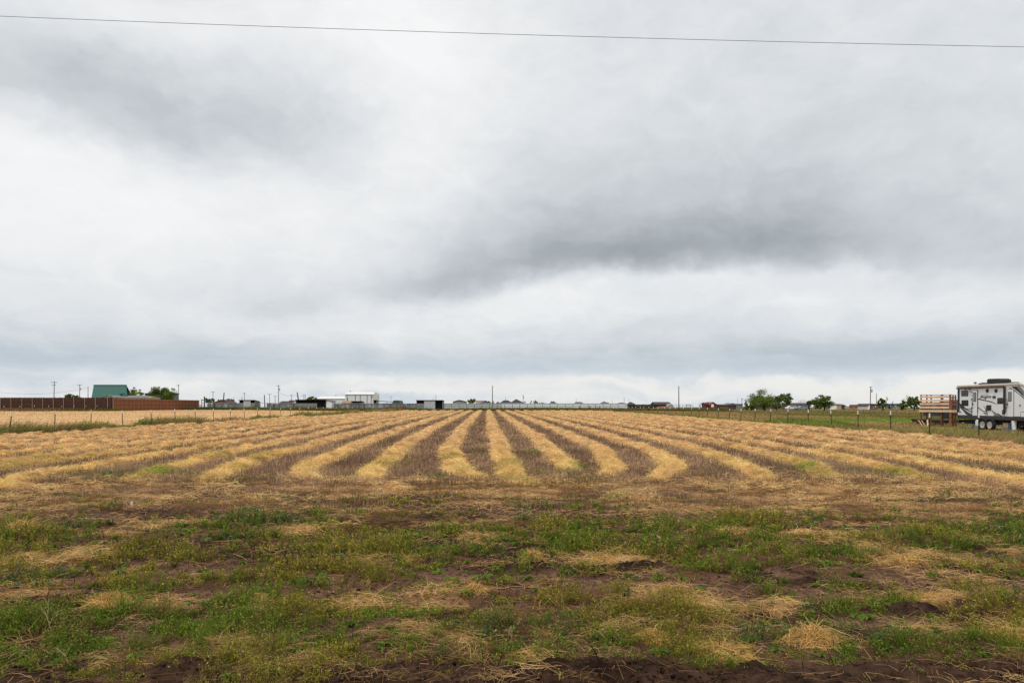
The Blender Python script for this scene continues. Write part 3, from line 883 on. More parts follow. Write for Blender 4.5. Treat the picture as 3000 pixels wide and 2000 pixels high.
# ------------------------------------------------------------------ rank grass along the fences and at the far end; rough pasture at the right
def grass(x, y, h, w, ca, cb, lean=.3, bend=.35, wind=(0.25, 0.0)):
    n = len(x)
    D = np.stack([rng.normal(wind[0], lean, n), rng.normal(wind[1], lean, n), np.ones(n)], 1)
    D = D / np.linalg.norm(D, axis=1, keepdims=True) * h[:, None]
    B = np.stack([x, y, gz(x, y) - .02], 1)
    b = np.stack([rng.normal(wind[0], .5, n), rng.normal(wind[1], .5, n), -np.abs(rng.normal(.2, .3, n))], 1) * (h * bend)[:, None]
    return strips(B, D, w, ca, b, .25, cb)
def build_grass():
    parts = []
    # left fence line, feathery and green
    for y0, y1, dn in ((34, 60, 120), (60, 100, 60), (100, 186, 26)):
        x, y = scatter(FX0 - 1.5, FX0 + 1.25, y0, y1, dn)
        k = fbm(x * .35, y * .22, 101, 3); k2 = fbm(x * 1.1, y * .7, 102, 3)
        e = sstep(np.abs(x - FX0 + .1), 1.5, .6)
        ok = rng.random(len(x)) < (.45 + .55 * sstep(k, .36, .56)) * e
        x, y, k, k2, e = x[ok], y[ok], k[ok], k2[ok], e[ok]; n = len(x)
        h = (.36 + .62 * sstep(k, .34, .66)) * rng.uniform(.5, 1.15, n) * (.45 + .55 * e)
        dry = sstep(fbm(x * .3 + 5, y * .15, 103, 3) + rng.normal(0, .12, n), .50, .62)
        c = mixc(np.array((.215, .235, .055)), np.array((.38, .26, .12)), dry) * (1 + rng.normal(0, .2, (n, 1)))
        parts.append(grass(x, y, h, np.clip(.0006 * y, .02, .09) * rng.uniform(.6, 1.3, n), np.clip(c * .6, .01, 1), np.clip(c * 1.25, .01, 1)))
    # right fence line, browner
    for y0, y1, dn in ((24, 60, 100), (60, 100, 48), (100, 186, 18)):
        x, y = scatter(FX1 - 1.3, FX1 + 2.6, y0, y1, dn)
        k = fbm(x * .4, y * .22, 111, 3)
        e = sstep(x, FX1 - 1.3, FX1 - .5) * sstep(x, FX1 + 2.6, FX1 + 1.2)
        ok = rng.random(len(x)) < (.35 + .8 * sstep(k, .3, .5)) * e
        x, y, k = x[ok], y[ok], k[ok]; n = len(x)
        green = sstep(fbm(x * .2, y * .10, 112, 3) + .30 * sstep(np.abs(y - 60), 9, 4) + rng.normal(0, .09, n), .55, .68)
        h = (.16 + .27 * sstep(k, .3, .65)) * rng.uniform(.5, 1.2, n) * (1 + .45 * green)
        c = mixc(np.array((.42, .28, .14)), np.array((.23, .26, .055)), green) * (1 + rng.normal(0, .2, (n, 1)))
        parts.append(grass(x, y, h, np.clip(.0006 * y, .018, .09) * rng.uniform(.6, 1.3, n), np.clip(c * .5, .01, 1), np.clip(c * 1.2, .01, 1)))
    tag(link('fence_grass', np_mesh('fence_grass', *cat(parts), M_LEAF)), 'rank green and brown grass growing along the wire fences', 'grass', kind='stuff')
    parts = []
    # far strip beyond the field
    x, y = scatter(-75, 60, FEND - 1, FEND + 24, 11)
    k = fbm(x * .12, y * .12, 121, 3); n = len(x)
    h = (.55 + .55 * sstep(k, .3, .65)) * rng.uniform(.5, 1.2, n)
    dry = sstep(fbm(x * .08, y * .2, 122, 3) + rng.normal(0, .12, n), .48, .62)
    c = mixc(np.array((.125, .15, .034)), np.array((.24, .18, .065)), dry) * (1 + rng.normal(0, .2, (n, 1)))
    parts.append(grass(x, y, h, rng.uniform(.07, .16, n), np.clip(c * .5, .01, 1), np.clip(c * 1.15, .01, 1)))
    # green weeds at the foot of the brown board fence (dry and green)
    x, y = scatter(-135, -88, 152, 158.5, 22)
    n = len(x); gr = sstep(x + rng.normal(0, 2, n), -108, -98)
    h = rng.uniform(.2, .8, n) * (.6 + .7 * fbm(x * .2, y * .3, 124, 2))
    c = mixc(np.array((.27, .19, .10)), np.array((.13, .15, .035)), gr) * (1 + rng.normal(0, .2, (n, 1)))
    parts.append(grass(x, y, h, rng.uniform(.05, .12, n), c * .6, np.clip(c * 1.1, .01, 1)))
    x, y = scatter(-90, -74, 184, 200, 8); n = len(x)
    c = jit((.10, .13, .03), n, .2)
    parts.append(grass(x, y, rng.uniform(.4, 1.0, n), rng.uniform(.07, .16, n), c * .6, c))
    tag(link('far_grass', np_mesh('far_grass', *cat(parts), M_LEAF)), 'tall green grass along the far end of the field', 'grass', kind='stuff')
    parts = []
    # rough pasture beyond the right fence
    for y0, y1, dn, ww in ((30, 60, 22, .03), (60, 100, 12, .05), (100, 200, 4.5, .1)):
        x, y = scatter(FX1 + 1, .8 * y1 + 3, y0, y1, dn)
        ok = fan(x, y, 3); x, y = x[ok], y[ok]; n = len(x)
        nn = fbm(x * .05, y * .035, 64, 4) * .6 + fbm(x * .3, y * .12, 67, 4) * .4
        gp = sstep(np.hypot((x - 45) / 17, (y - 79) / 12), 1.1, .7)
        ok = ~((x > 33.6) & (x < 40) & (y > 42) & (y < 60) & (rng.random(n) < .8))
        c = mixc(np.array((.44, .285, .14)), np.array((.21, .19, .055)), sstep(nn + rng.normal(0, .06, n), .43, .57))
        c = c * (1 - gp)[:, None] + np.array((.23, .31, .05))[None] * gp[:, None]
        h = rng.uniform(.08, .3, n)
        c = np.clip(c * (1 + rng.normal(0, .2, (n, 1))), .01, 1)
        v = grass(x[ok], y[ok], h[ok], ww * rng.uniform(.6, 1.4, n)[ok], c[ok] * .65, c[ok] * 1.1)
        parts.append(v)
    # dark green weedy mound by the right fence
    for (cx, cy, rx, ry, hh) in ((25.5, 60, 1.7, 4.5, .85), (26.5, 66, 2.2, 3.5, .8), (25.2, 54.5, 1.0, 2, .5), (28.5, 62, 2.2, 3.5, .6)):
        n = 1500; a = rng.uniform(0, 6.28, n); r = np.sqrt(rng.random(n))
        x, y = cx + np.cos(a) * r * rx, cy + np.sin(a) * r * ry
        h = hh * (1.05 - r * r * .8) * rng.uniform(.5, 1.1, n)
        c = jit((.16, .20, .045), n, .3)
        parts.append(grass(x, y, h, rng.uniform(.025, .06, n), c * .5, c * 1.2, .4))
    tag(link('pasture_grass', np_mesh('pasture_grass', *cat(parts), M_LEAF)), 'rough green and tan pasture grass beyond the right fence', 'grass', kind='stuff')
    # standing stubble of the straw field at the left
    parts = []
    for y0, y1, dn, ww in ((40, 70, 16, .03), (70, 110, 7, .05), (110, 185, 3, .1)):
        x, y = scatter(-.8 * y1 - 3, FX0 - 1.2, y0, y1, dn)
        ok = fan(x, y, 3) & ~((y > 151) & (x < -88)); x, y = x[ok], y[ok]; n = len(x)
        c = jit(FIELD * .95, n, .2)
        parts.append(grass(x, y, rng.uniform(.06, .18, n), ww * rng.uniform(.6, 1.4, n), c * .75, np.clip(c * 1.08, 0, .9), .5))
    tag(link('field_straw', np_mesh('field_straw', *cat(parts), M_STRAW)), 'pale cut straw stubble covering the field beyond the left fence', 'straw', kind='stuff')
build_grass()
build_tufts()

# ------------------------------------------------------------------ distinct clumps of dry straw and other small things on the near ground
def straw_clump(px, py, rx, ry, hh, n, label, wild=.5):
    n = int(n * 2.2); cx, cy = GP(px, py); cx2 = rx * cy / F
    e = thing('straw_clump', label, 'straw clump', (cx, cy, gz1(cx, cy)), 0, 'clumps of dry straw')
    a = rng.uniform(0, 2 * np.pi, n); r = np.sqrt(rng.random(n))
    x = np.cos(a) * r * cx2 * .8; y = np.sin(a) * r * cx2 * .55
    base = np.stack([x, y, (1 - r * r) * hh * .55 * rng.uniform(.2, 1, n)], 1)
    base[:, 2] += gz(base[:, 0] + cx, base[:, 1] + cy) - e.location.z
    az = rng.uniform(0, 2 * np.pi, n); tl = rng.normal(.2, wild * .75, n)
    l = cx2 * rng.uniform(.35, 1.05, n)
    D = np.stack([np.cos(az) * np.cos(tl), np.sin(az) * np.cos(tl), np.abs(np.sin(tl))], 1) * l[:, None]
    bend = np.stack([rng.normal(0, .3, n), rng.normal(0, .3, n), -np.abs(rng.normal(.3, .35, n))], 1) * l[:, None]
    C = jit((.74, .47, .17), n, .24)
    C = np.where((rng.random(n) < .25)[:, None], C * .6, C)
    o = link('straw', np_mesh('straw', *strips(base - D * .25, D, np.clip(.0006 * cy * rng.uniform(.6, 1.4, n), .0025, .015), C, bend, .4), M_STRAW), e)
    return e
straw_clump(2383, 1885, 95, 60, .26, 420, 'biggest clump of golden straw, standing peaked among weeds at lower right', .6)
straw_clump(2130, 1920, 100, 40, .13, 300, 'sprawling straw clump lying left of the biggest peaked one', .4)
straw_clump(1914, 1885, 55, 36, .17, 230, 'rounded yellow straw clump in green weeds below the centre right', .5)
straw_clump(1561, 1637, 42, 26, .22, 240, 'upright pale straw tuft beside bare mud near the middle', .8)
straw_clump(323, 1772, 85, 20, .16, 260, 'long low straw clump on mud above the green weeds at left', .5)
straw_clump(64, 1555, 75, 20, .26, 320, 'tall straw heap at the left edge behind green weeds', .6)
straw_clump(1391, 1732, 42, 18, .13, 190, 'small arched straw clump on bare mud near the middle', .5)
straw_clump(757, 1757, 38, 18, .14, 180, 'small brown arched straw clump on mud at left of the middle', .5)
straw_clump(2723, 1755, 65, 20, .13, 220, 'flattened straw clump on mud at the right above the dirt ridge', .4)
straw_clump(1770, 1640, 50, 14, .15, 180, 'low straw tuft at the top edge of the dark dirt bank right of centre', .6)
straw_clump(2944, 1868, 60, 24, .12, 190, 'straw clump in green weeds at the right edge', .5)
straw_clump(2650, 1650, 60, 14, .12, 180, 'straw mat lying over the edge of bare mud at right', .4)

def dry_branch(px, py, s, label, seed):
    cx, cy = GP(px, py)
    e = thing('dry_branch', label, 'branch', (cx, cy, gz1(cx, cy)), 0, 'dry weed branches')
    rnd = random.Random(seed); b = MB()
    def grow(p, d, l, r, lev):
        q = p + d * l; b.bar(p, q, r, r * .65, 5)
        if lev == 0: return
        for k in range(rnd.choice((2, 2, 3))):
            nd = (d + Vector((rnd.uniform(-.9, .9), rnd.uniform(-.9, .9), rnd.uniform(-.35, .7)))).normalized()
            grow(p + d * l * rnd.uniform(.55, 1), nd, l * rnd.uniform(.55, .85), r * .65, lev - 1)
    grow(Vector((0, 0, 0)), Vector((rnd.uniform(-.4, .4), -.1, .9)).normalized(), s * .36, .0036, 3)
    b.build('stem', M['strawtwig'], e)
M['strawtwig'] = mat('dry_pale_twig', (.42, .31, .18), .8)
dry_branch(155, 1862, .36, 'forked pale dry branch standing in weeds at lower left', 3)
dry_branch(200, 1945, .22, 'curled dry seed stalk in weeds at the bottom left', 8)
dry_branch(1500, 1888, .22, 'pale forked dry stalk leaning over weeds below the middle', 12)
dry_branch(740, 1625, .26, 'tangle of grey dry twigs on weeds left of the middle', 21)

def scrap(name, px, py, w, h, m, label, cat_, up=.03, seed=1):
    cx, cy = GP(px, py); rnd = random.Random(seed)
    W = w * cy / F; H = h * cy / F
    e_ = MB(); pts = []
    for k in range(9):
        a = 2 * math.pi * k / 9
        r = rnd.uniform(.6, 1.1)
        pts.append((math.cos(a) * W / 2 * r, math.sin(a) * W / 3 * r, up * rnd.uniform(-.2, 1)))
    top = [(p[0] * .6, p[1] * .6, H * rnd.uniform(.7, 1.1)) for p in pts]
    n = 9; vs = pts + top
    e_.add(vs, [(i, (i + 1) % n, n + (i + 1) % n, n + i) for i in range(n)] + [tuple(range(n, 2 * n)), tuple(range(n - 1, -1, -1))])
    o = e_.build(name, m, None, 0, False, (cx, cy, gz1(cx, cy) - .005))
    return tag(o, label, cat_)
scrap('litter', 2848, 1781, 30, 14, M['paper'], 'crumpled white scrap of litter on the dark dirt ridge at right', 'litter', seed=4)
scrap('litter', 385, 1478, 8, 14, M['paper'], 'small white scrap standing at the edge of the stubble at left', 'litter', seed=5)
scrap('stone', 883, 1796, 17, 7, M['stone'], 'pale flat stone on bare mud left of the middle', 'stone', seed=6)
scrap('tarp', 1945, 1220, 15, 4, M['bluep'], 'crumpled pale blue plastic sheet at the foot of the right fence', 'plastic sheet', seed=7)
scrap('tarp', 1964, 1215, 5, 5, M['bluep'], 'small blue plastic rag caught beside a white topped fence post', 'plastic sheet', seed=9)
# ------------------------------------------------------------------ wire fences on T-posts
def tpost(name, m=M['postgreen'], h=1.41, label='', group=None):
    e = thing(name, label, 'fence post', (0, 0, 0), 0, group)
    b = MB(); z0 = h - .24
    b.box(-.026, .026, -.004, .004, -.3, z0).box(-.004, .004, -.04, -.0045, -.3, z0)
    for k in range(8): b.box(-.012, .012, -.052, -.0405, .2 + k * .13, .235 + k * .13)
    b.build('shaft', m, e)
    c = MB(); c.box(-.033, .033, -.006, .006, z0 + .001, h).box(-.006, .006, -.046, -.0065, z0 + .001, h)
    c.build('tip', M['white'], e)
    return e
TP = None
def post_line(pts, h, label_fn, group, first_tilt=None, grow=1.0):
    proto = None
    for k, (x, y) in enumerate(pts):
        rx, ry = random.gauss(0, .02), random.gauss(0, .025)
        if k == 0 and first_tilt: rx, ry = first_tilt
        loc = (x + random.gauss(0, .03), y, gz1(x, y) + random.gauss(0, .025))
        if proto is None:
            proto = o = tpost('fence_post', h=h, label=label_fn(k), group=group); o.location = loc
        else:
            o = dup(proto, loc, label_fn(k))
        o.rotation_euler = (rx, ry, random.gauss(0, .2)); o.scale = (grow, grow, 1)
LFP = [(FX0, 40.9 + 4.0 * k) for k in range(29)]
RFP = [(FX1, 34.9 + 4.0 * (k)) for k in range(-1, 37)]
ordw = ['first', 'second', 'third', 'fourth', 'fifth', 'sixth', 'seventh', 'eighth', 'ninth', 'tenth', '11th', '12th', '13th', '14th', '15th', '16th', '17th', '18th', '19th', '20th',
        '21st', '22nd', '23rd', '24th', '25th', '26th', '27th', '28th', '29th', '30th', '31st', '32nd', '33rd', '34th', '35th', '36th', '37th', '38th', '39th']
post_line(LFP, 1.41, lambda k: 'leaning white tipped steel post, nearest of the left wire fence' if k == 0 else
          '%s nearest white tipped steel post of the left wire fence' % ordw[k], 'T posts of the left wire fence', (0.0, .12))
post_line(RFP, 1.41, lambda k: 'white tipped steel post %s' % ('nearest the camera in the right wire fence' if k == 0 else 'of the right wire fence in front of the travel trailer' if k == 1 else
          'of the right wire fence, seen below the raised deck' if k == 2 else 'of the right wire fence, %s one left of the deck' % ordw[k - 3]), 'T posts of the right wire fence')
post_line([(-93, 125 + 4 * k) for k in range(9)], 1.3, lambda k: 'white tipped post before the dark board fence, %s from the left frame edge' % ordw[k], 'T posts before the dark board fence')
post_line([(71, 121.9 + 4 * k) for k in range(12)], 1.38, lambda k: 'small far white tipped post, %s of its line from the deck' % ordw[k], 'T posts of the far pasture fence')
def strand(name, pts, r, m, label, cat_, group=None):
    b = MB()
    for p, q in zip(pts[:-1], pts[1:]): b.bar(p, q, r, r, 4, False)
    return tag(b.build(name, m), label, cat_, group)
for side, L, fx in (('left', LFP, FX0), ('right', RFP, FX1)):
    for nm, h in (('top', 1.22), ('middle', .82), ('lowest', .45)):
        strand('fence_wire', [(x + .05, y, gz1(x, y) + h - (.015 if k % 2 else 0)) for k, (x, y) in enumerate(L)], .0028, M['wire'],
               '%s wire strand of the %s wire fence' % (nm, side), 'wire', 'wire strands of the %s fence' % side)

# ------------------------------------------------------------------ tall board fence at the left
def board_fence():
    Z0, Z1 = 160.0, 194.0
    xc = WX(330, Z0); zt = 3.43; zb = .25
    # dark stretch, square to the view
    e = thing('board_fence', 'long dark brown board fence with pale metal posts at the left', 'fence', (0, 0, 0))
    b = MB(); w = .29; x = xc
    rnd = random.Random(4)
    while x > -135:
        b.box(x - w + .012, x, Z0 + rnd.uniform(-.006, .006), Z0 + .03, zb, zt + rnd.uniform(-.02, .03)); x -= w
    b.build('boards', M['wood_dark'], e)
    for zz in (zt - 1.06, zt - 1.95):
        MB().box(-135, xc, Z0 - .06, Z0 - .011, zz - .03, zz + .03).build('rail', M['wood_dark'], e)
    for px in (-60, -28, 2, 33, 65, 95.5, 126, 157, 187, 217, 249, 280, 316):
        xx = WX(px, Z0)
        MB().bar((xx, Z0 - .10, zb - .4), (xx, Z0 - .10, zt + .05), .055, None, 8).build('post', M['metal_pale'], e)
    # red brown stretch running away along the field
    e = thing('board_fence', 'red brown board fence with a tan frame running away from the corner post', 'fence', (0, 0, 0))
    A, B = Vector((xc + .02, Z0 + .1, 0)), Vector((WX(583, Z1), Z1, 0))
    d = (B - A); L = d.length; d.normalize(); nrm = Vector((d.y, -d.x, 0))
    b = MB(); n = int(L / .29)
    for k in range(n):
        p, q = A + d * (k * L / n + .006), A + d * ((k + 1) * L / n - .006)
        z0, z1 = .15, 3.25 - .25 * k / n + rnd.uniform(-.02, .02)
        o = nrm * -.02
        b.prism([(p.x, p.y, z0), (q.x, q.y, z0), (q.x, q.y, z1), (p.x, p.y, z1)], o)
    b.build('boards', M['wood_red'], e)
    for f in (.33, .66, .97):
        b = MB()
        b.plank(A + nrm * .035 + Vector((0, 0, .15 + 3.05 * f)), B + nrm * .035 + Vector((0, 0, .15 + 2.8 * f)), .05, .07)
        b.build('rail', M['metal_brown'], e)
    for k in range(25):
        p = A + d * (L * k / 24) + nrm * .09
        MB().plank(p + Vector((0, 0, -.2)), p + Vector((0, 0, 3.27 - .25 * k / 24)), .05, .05, (1, 0, 0)).build('post', M['metal_brown'], e)
    c = thing('fence_post', 'thick dark corner post where the two brown board fences meet', 'fence post', (xc - .35, Z0 - .12, .1))
    MB().bar((0, 0, -.3), (0, 0, 3.75), .09, .085, 10).lathe([(.10, 3.752), (.10, 3.80), (.03, 3.84)], (0, 0, 0), 10).build('shaft', M['rust_pipe'], c)
board_fence()

# ------------------------------------------------------------------ poles, wires
def pole(px, py, Z, label, arms=(), tr=None, lean=0.0, r=.14, m=None, base=0.0, h_arm=.9):
    x = WX(px, Z); top = WZ(py, Z)
    e = thing('utility_pole' if arms or tr else 'pole', label, 'pole', (x, Z, base))
    H = top - base
    e.rotation_euler = (0, lean, 0)
    m = m or M['pole']
    MB().bar((0, 0, -.5), (0, 0, H), r, r * .7, 10).build('shaft', m, e)
    for ay, hw in arms:
        za = WZ(ay, Z) - base
        c = MB().box(-hw, hw, -r - .12, -r - .005, za - .06, za + .06).build('crossarm', m, e)
        for s in (-.92, -.45, .45, .92):
            MB().lathe([(.05, 0), (.07, .07), (.04, .16)], (s * hw, -r - .06, za + .062), 8).build('insulator', M['greymetal'], c)
    if tr:
        zt = WZ(tr, Z) - base
        MB().lathe([(.20, -.5), (.24, -.45), (.24, .4), (.15, .5)], (.34 + r * .2, -.05, zt), 12).build('transformer', M['greymetal'], e)
    return e
pole(157.5, 1116.5, 240, 'tall utility pole with two crossarms behind the dark board fence', [(1120, 1.15), (1128, .7)], lean=.02)
pole(233.5, 1126, 281, 'utility pole carrying a transformer between bush and green roof', [(1127.5, .9)], 1139)
pole(258, 1132.7, 280, 'plain dark pole just left of the green roofed barn', m=M['iron'])
pole(523, 1125, 300, 'utility pole with one crossarm right of the big dark green tree', [(1129, .8)])
pole(518.3, 1142, 320, 'thin plain pole close beside the crossarm pole by the big tree', r=.11)
pole(624, 1146, 330, 'crossarm pole above the small round tree behind the pipe gate', [(1148, 1.1)])
pole(716, 1150, 340, 'crossarm pole standing above the loafing shed with a pale panel', [(1152, .9)])
pole(708.7, 1163, 330, 'short stub of a pole left of the crossarm pole above the shed', r=.16)
pole(684.5, 1162, 340, 'thin wire like pole right of the bushy tree by the brown roof', r=.07)
pole(790, 1153.5, 330, 'smaller crossarm pole left of the tall transformer pole', [(1154.5, .9)])
pole(806, 1159, 350, 'smallest crossarm pole close left of the tall transformer pole', [(1160.5, .9)])
pole(816, 1128, 260, 'tallest crossarm pole with transformer left of the white barn', [(1130, .75)], 1140)
pole(854, 1155.5, 340, 'crossarm pole with wires right of the tall transformer pole', [(1157.5, .7)])
pole(889.5, 1156, 350, 'left one of the twin thin poles behind the black open shed', [(1158, .5)], r=.1)
pole(893.8, 1154, 350, 'right one of the twin thin poles behind the black open shed', r=.17)
pole(984.3, 1154.5, 420, 'little pole top showing over the low white roof', r=.16)
pole(1145.5, 1160, 420, 'thin pole near the dark curved roof right of the white barn', [(1161.5, .6)], r=.1)
pole(1277, 1155.5, 420, 'thin pole rising behind the small grey and black shed', r=.13)
pole(1269, 1164, 520, 'faint short pole left of the thin one behind the small shed', r=.12)
pole(1442.7, 1129, 210, 'tall bare wooden pole beside dark conifers near the middle', r=.15, m=M['polep'])
pole(1481, 1163, 500, 'faint thin pole between the two dark hipped roofs', r=.14)
pole(1532.6, 1156, 400, 'pole with transformer right of the biggest dark roof', [(1158, .6)], 1164)
pole(1688, 1167, 450, 'thin pole behind the dark roof with a flat ridge', r=.12)
pole(1793.3, 1171, 480, 'faint thin pole right of the peaked dark roof far right of centre', r=.12)
pole(1828.5, 1163, 330, 'thin pole above the right end of the white wall', r=.09)
pole(1843, 1169, 480, 'faint pole behind the last dark roof before the dark fence', r=.1)
pole(1988.7, 1131, 200, 'tall bare pole standing right of the dark fence', r=.16, m=M['polep'])
pole(2161.5, 1164, 300, 'thin pole between the brown house and the round bush', r=.08)
pole(2173.5, 1166, 280, 'short pole with a lamp head beside the round bush', [(1168, .5)], r=.12)
pole(2549.5, 1133, 210, 'tall utility pole with transformer right of the shipping containers', [(1134, .35)], 1144, lean=.015)
pole(2567.5, 1152, 260, 'plain dark pole between transformer pole and the slim tree', r=.13)
pole(2597.5, 1161.5, 300, 'thin crossarm pole directly right of the slim tree', [(1164, .4)], 1169, r=.1)
# leaning old posts in the corrals
pole(652, 1149, 215, 'thick dark post leaning right beside the brown roof', lean=.09, r=.20, m=M['rust_pipe'])
pole(776, 1156, 215, 'dark post leaning slightly left behind the grey corral fence', lean=-.03, r=.17, m=M['rust_pipe'])
pole(879, 1148, 215, 'thick dark post leaning left by the black open shed', lean=-.16, r=.22, m=M['rust_pipe'])
pole(1025, 1165, 225, 'short dark post leaning left before the white barn', lean=-.2, r=.11, m=M['rust_pipe'])

def wire(name, p, q, sag, r, label, n=24, group=None):
    p, q = Vector(p), Vector(q)
    pts = [p.lerp(q, t / n) - Vector((0, 0, sag * 4 * (t / n) * (1 - t / n))) for t in range(n + 1)]
    return strand(name, pts, r, M['linewire'], label, 'wire', group)
M['linewire'] = mat('overhead_line', (.07, .05, .045), .6)
ZW = 12.0
ptl = Vector((WX(-1500, ZW), ZW, WZ(-22, ZW))); ptr = Vector((WX(4500, ZW), ZW, WZ(158, ZW)))
wire('overhead_wire', ptl, ptr, .20, .0042, 'long single overhead wire crossing the whole sky', 40)
wire('power_line', (WX(-160, 250), 250, WZ(1118, 250)), (WX(233, 281), 281, WZ(1141, 281)), 3.0, .03, 'sagging service wire behind the dark board fence at left')
wire('power_line', (WX(233, 281), 281, WZ(1141, 281)), (WX(258, 280), 280, WZ(1134, 280)), .2, .03, 'short wire joining transformer pole and plain dark pole')
wire('power_line', (WX(816, 260), 260, WZ(1147, 260)), (WX(854, 340), 340, WZ(1157, 340)), .8, .03, 'wire drooping right from the tall transformer pole')
wire('power_line', (WX(854, 340), 340, WZ(1157, 340)), (WX(889, 350), 350, WZ(1158, 350)), .3, .03, 'nearly level wire joining crossarm pole and twin poles')

# ------------------------------------------------------------------ pipe gate, corral fence, far white wall
def pipe_gate():
    e = thing('pipe_gate', 'dark pipe gate frame beside the end of the red brown fence', 'gate', (0, 197, 0))
    def P(px, py): return (WX(px, 197), 0, WZ(py, 197))
    def bar(name, a, b, r=.07): MB().bar(P(*a), P(*b), r, r, 8).build(name, M['rust_pipe'], e)
    for px, t in ((586, 1185), (616, 1182)): bar('post', (px, 1203), (px, t), .10)
    bar('tall_post', (591, 1200), (591, 1169), .10); bar('tall_post', (627, 1200), (627, 1168), .16); bar('tall_post', (599, 1200), (599, 1161), .17)
    bar('beam', (589, 1171), (629, 1170.5), .10)
    for y in (1187, 1191.5): bar('rail', (586, y), (628, y), .06)
    bar('rail', (592, 1180), (626, 1180), .05)
pipe_gate()

def corral():
    Z = 202.0
    e = thing('corral_fence', 'weathered grey panel corral fence under a pale top rail', 'fence', (0, Z, 0))
    def x(p): return WX(p, Z)
    def z(p): return WZ(p, Z)
    rnd = random.Random(9)
    px = 606.0
    while px < 1222:
        w = rnd.uniform(9, 17)
        if not (752 < px < 778 or 862 < px < 962 and False):
            t = 1181.5 + rnd.uniform(-.3, 1.6)
            MB().box(x(px) + .02, x(px + w) - .02, rnd.uniform(0, .05), .06, -.1, z(t)).build('panel', M['weathered'] if rnd.random() < .75 else M['panel2'], e)
        px += w
    b = MB().bar((x(604), -.1, z(1180)), (x(880), -.1, z(1180.3)), .07).bar((x(880), -.1, z(1180.3)), (x(1222), -.1, z(1182)), .07)
    b.build('top_rail', M['metal_pale'], e)
    for px in range(612, 1222, 19):
        MB().bar((x(px), -.16, -.3), (x(px), -.16, z(1181)), .06, None, 6).build('post', M['polep'], e)
M['panel2'] = mat('pale_weathered_panel', (.30, .315, .33), .7, var=.3, scale=1.2, wave=('X', 5, .012))
corral()
def stock_panel(px0, px1, label, Z=199):
    e = thing('stock_panel', label, 'livestock panel', (0, Z, 0))
    for k in range(6):
        z = .5 + k * .27
        MB().bar((WX(px0, Z), 0, z), (WX(px1, Z), 0, z), .03, None, 6).build('rail', M['iron'], e)
    n = max(2, int((px1 - px0) / 11))
    for k in range(n + 1):
        p = WX(px0 + (px1 - px0) * k / n, Z)
        MB().bar((p, .07, -.2), (p, .07, 2.0), .045, None, 6).build('upright', M['iron'], e)
stock_panel(775, 818, 'dark pipe livestock panel left of the tall transformer pole')
stock_panel(1040, 1078, 'dark pipe livestock panel in front of the tall white barn')
def pipe_fence():
    Z = 216.0
    e = thing('pipe_fence', 'long black pipe rail fence in front of the white sheet wall', 'fence', (0, Z, 0))
    for py, r in ((1183.2, .06), (1189.2, .05)):
        MB().bar((WX(1299, Z), 0, WZ(py, Z)), (WX(1838, Z), 0, WZ(py, Z)), r, None, 8).build('rail', M['iron'], e)
    px = 1301.0
    while px < 1836:
        MB().bar((WX(px, Z), .13, -.3), (WX(px, Z), .13, WZ(1183, Z)), .065, None, 8).build('post', M['iron'], e)
        px += 22.2
pipe_fence()
def sheet_wall():
    Z = 262.0
    e = thing('sheet_wall', 'long white corrugated sheet wall behind the black pipe fence', 'wall', (0, Z, 0))
    for a, b_, m in ((1296, 1404, M['greymetal']), (1404, 1470, M['greymetal']), (1470, 1600, M['whitemetal']), (1600, 1720, M['whitemetal']), (1720, 1838, M['whitemetal'])):
        MB().box(WX(a, Z) + .02, WX(b_, Z) - .02, 0, .08, -.2, WZ(1181.6, Z)).build('sheet', m, e)
    MB().box(WX(1296, Z), WX(1838, Z), -.05, .13, WZ(1181.5, Z), WZ(1180.9, Z)).build('cap', M['whiteroof'], e)
sheet_wall()
def hframe(px0, px1, label):
    Z = 186.0
    e = thing('brace_frame', label, 'fence brace', (0, Z, 0))
    a, b = WX(px0, Z), WX(px1, Z)
    for q in (a, b): MB().bar((q, 0, -.3), (q, 0, 1.38), .10, None, 8).build('post', M['rust_pipe'], e)
    MB().bar((a, 0, .82), (b, 0, .82), .07, None, 8).build('rail', M['rust_pipe'], e)
hframe(1697, 1726, 'left rusty brace frame at the far end of the field')
hframe(1729.5, 1757, 'right rusty brace frame at the far end of the field')

# ------------------------------------------------------------------ buildings
def gable_side(name, label, cat_, px0, px1, pyr, pye, Z, depth, wall, roof, base=0.0, inset0=0.0, inset1=0.0, doors=(), over=.35, end=None):
    """ridge parallel to the picture; roof slope towards the camera"""
    x0, x1, zr, ze = WX(px0, Z), WX(px1, Z), WZ(pyr, Z), WZ(pye, Z)
    e = thing(name, label, cat_, ((x0 + x1) / 2, Z, base)); c = (x0 + x1) / 2; zr -= base; ze -= base
    a, b = x0 - c, x1 - c
    MB().prism([(a, 0, -1.2), (a, depth, -1.2), (a, depth, ze - .02), (a, depth / 2, zr - .12), (a, 0, ze - .02)], (b - a, 0, 0)).build('wall', wall, e)
    for s in (0, 1):
        y0, y1 = (-over, depth / 2) if s == 0 else (depth + over, depth / 2)
        dz = (zr - ze) * over / (depth / 2)
        pts = [(a - over, y0, ze - dz), (b + over, y0, ze - dz), (b + over - inset1, y1, zr), (a - over + inset0, y1, zr)]
        MB().prism(pts, (0, 0, .12)).build('roof', roof, e)
    for (p0, p1, y0, y1, nm, m) in doors:
        MB().box(WX(p0, Z) - c, WX(p1, Z) - c, -.06, -.004, WZ(y1, Z) - base, WZ(y0, Z) - base).build(nm, m, e)
    return e
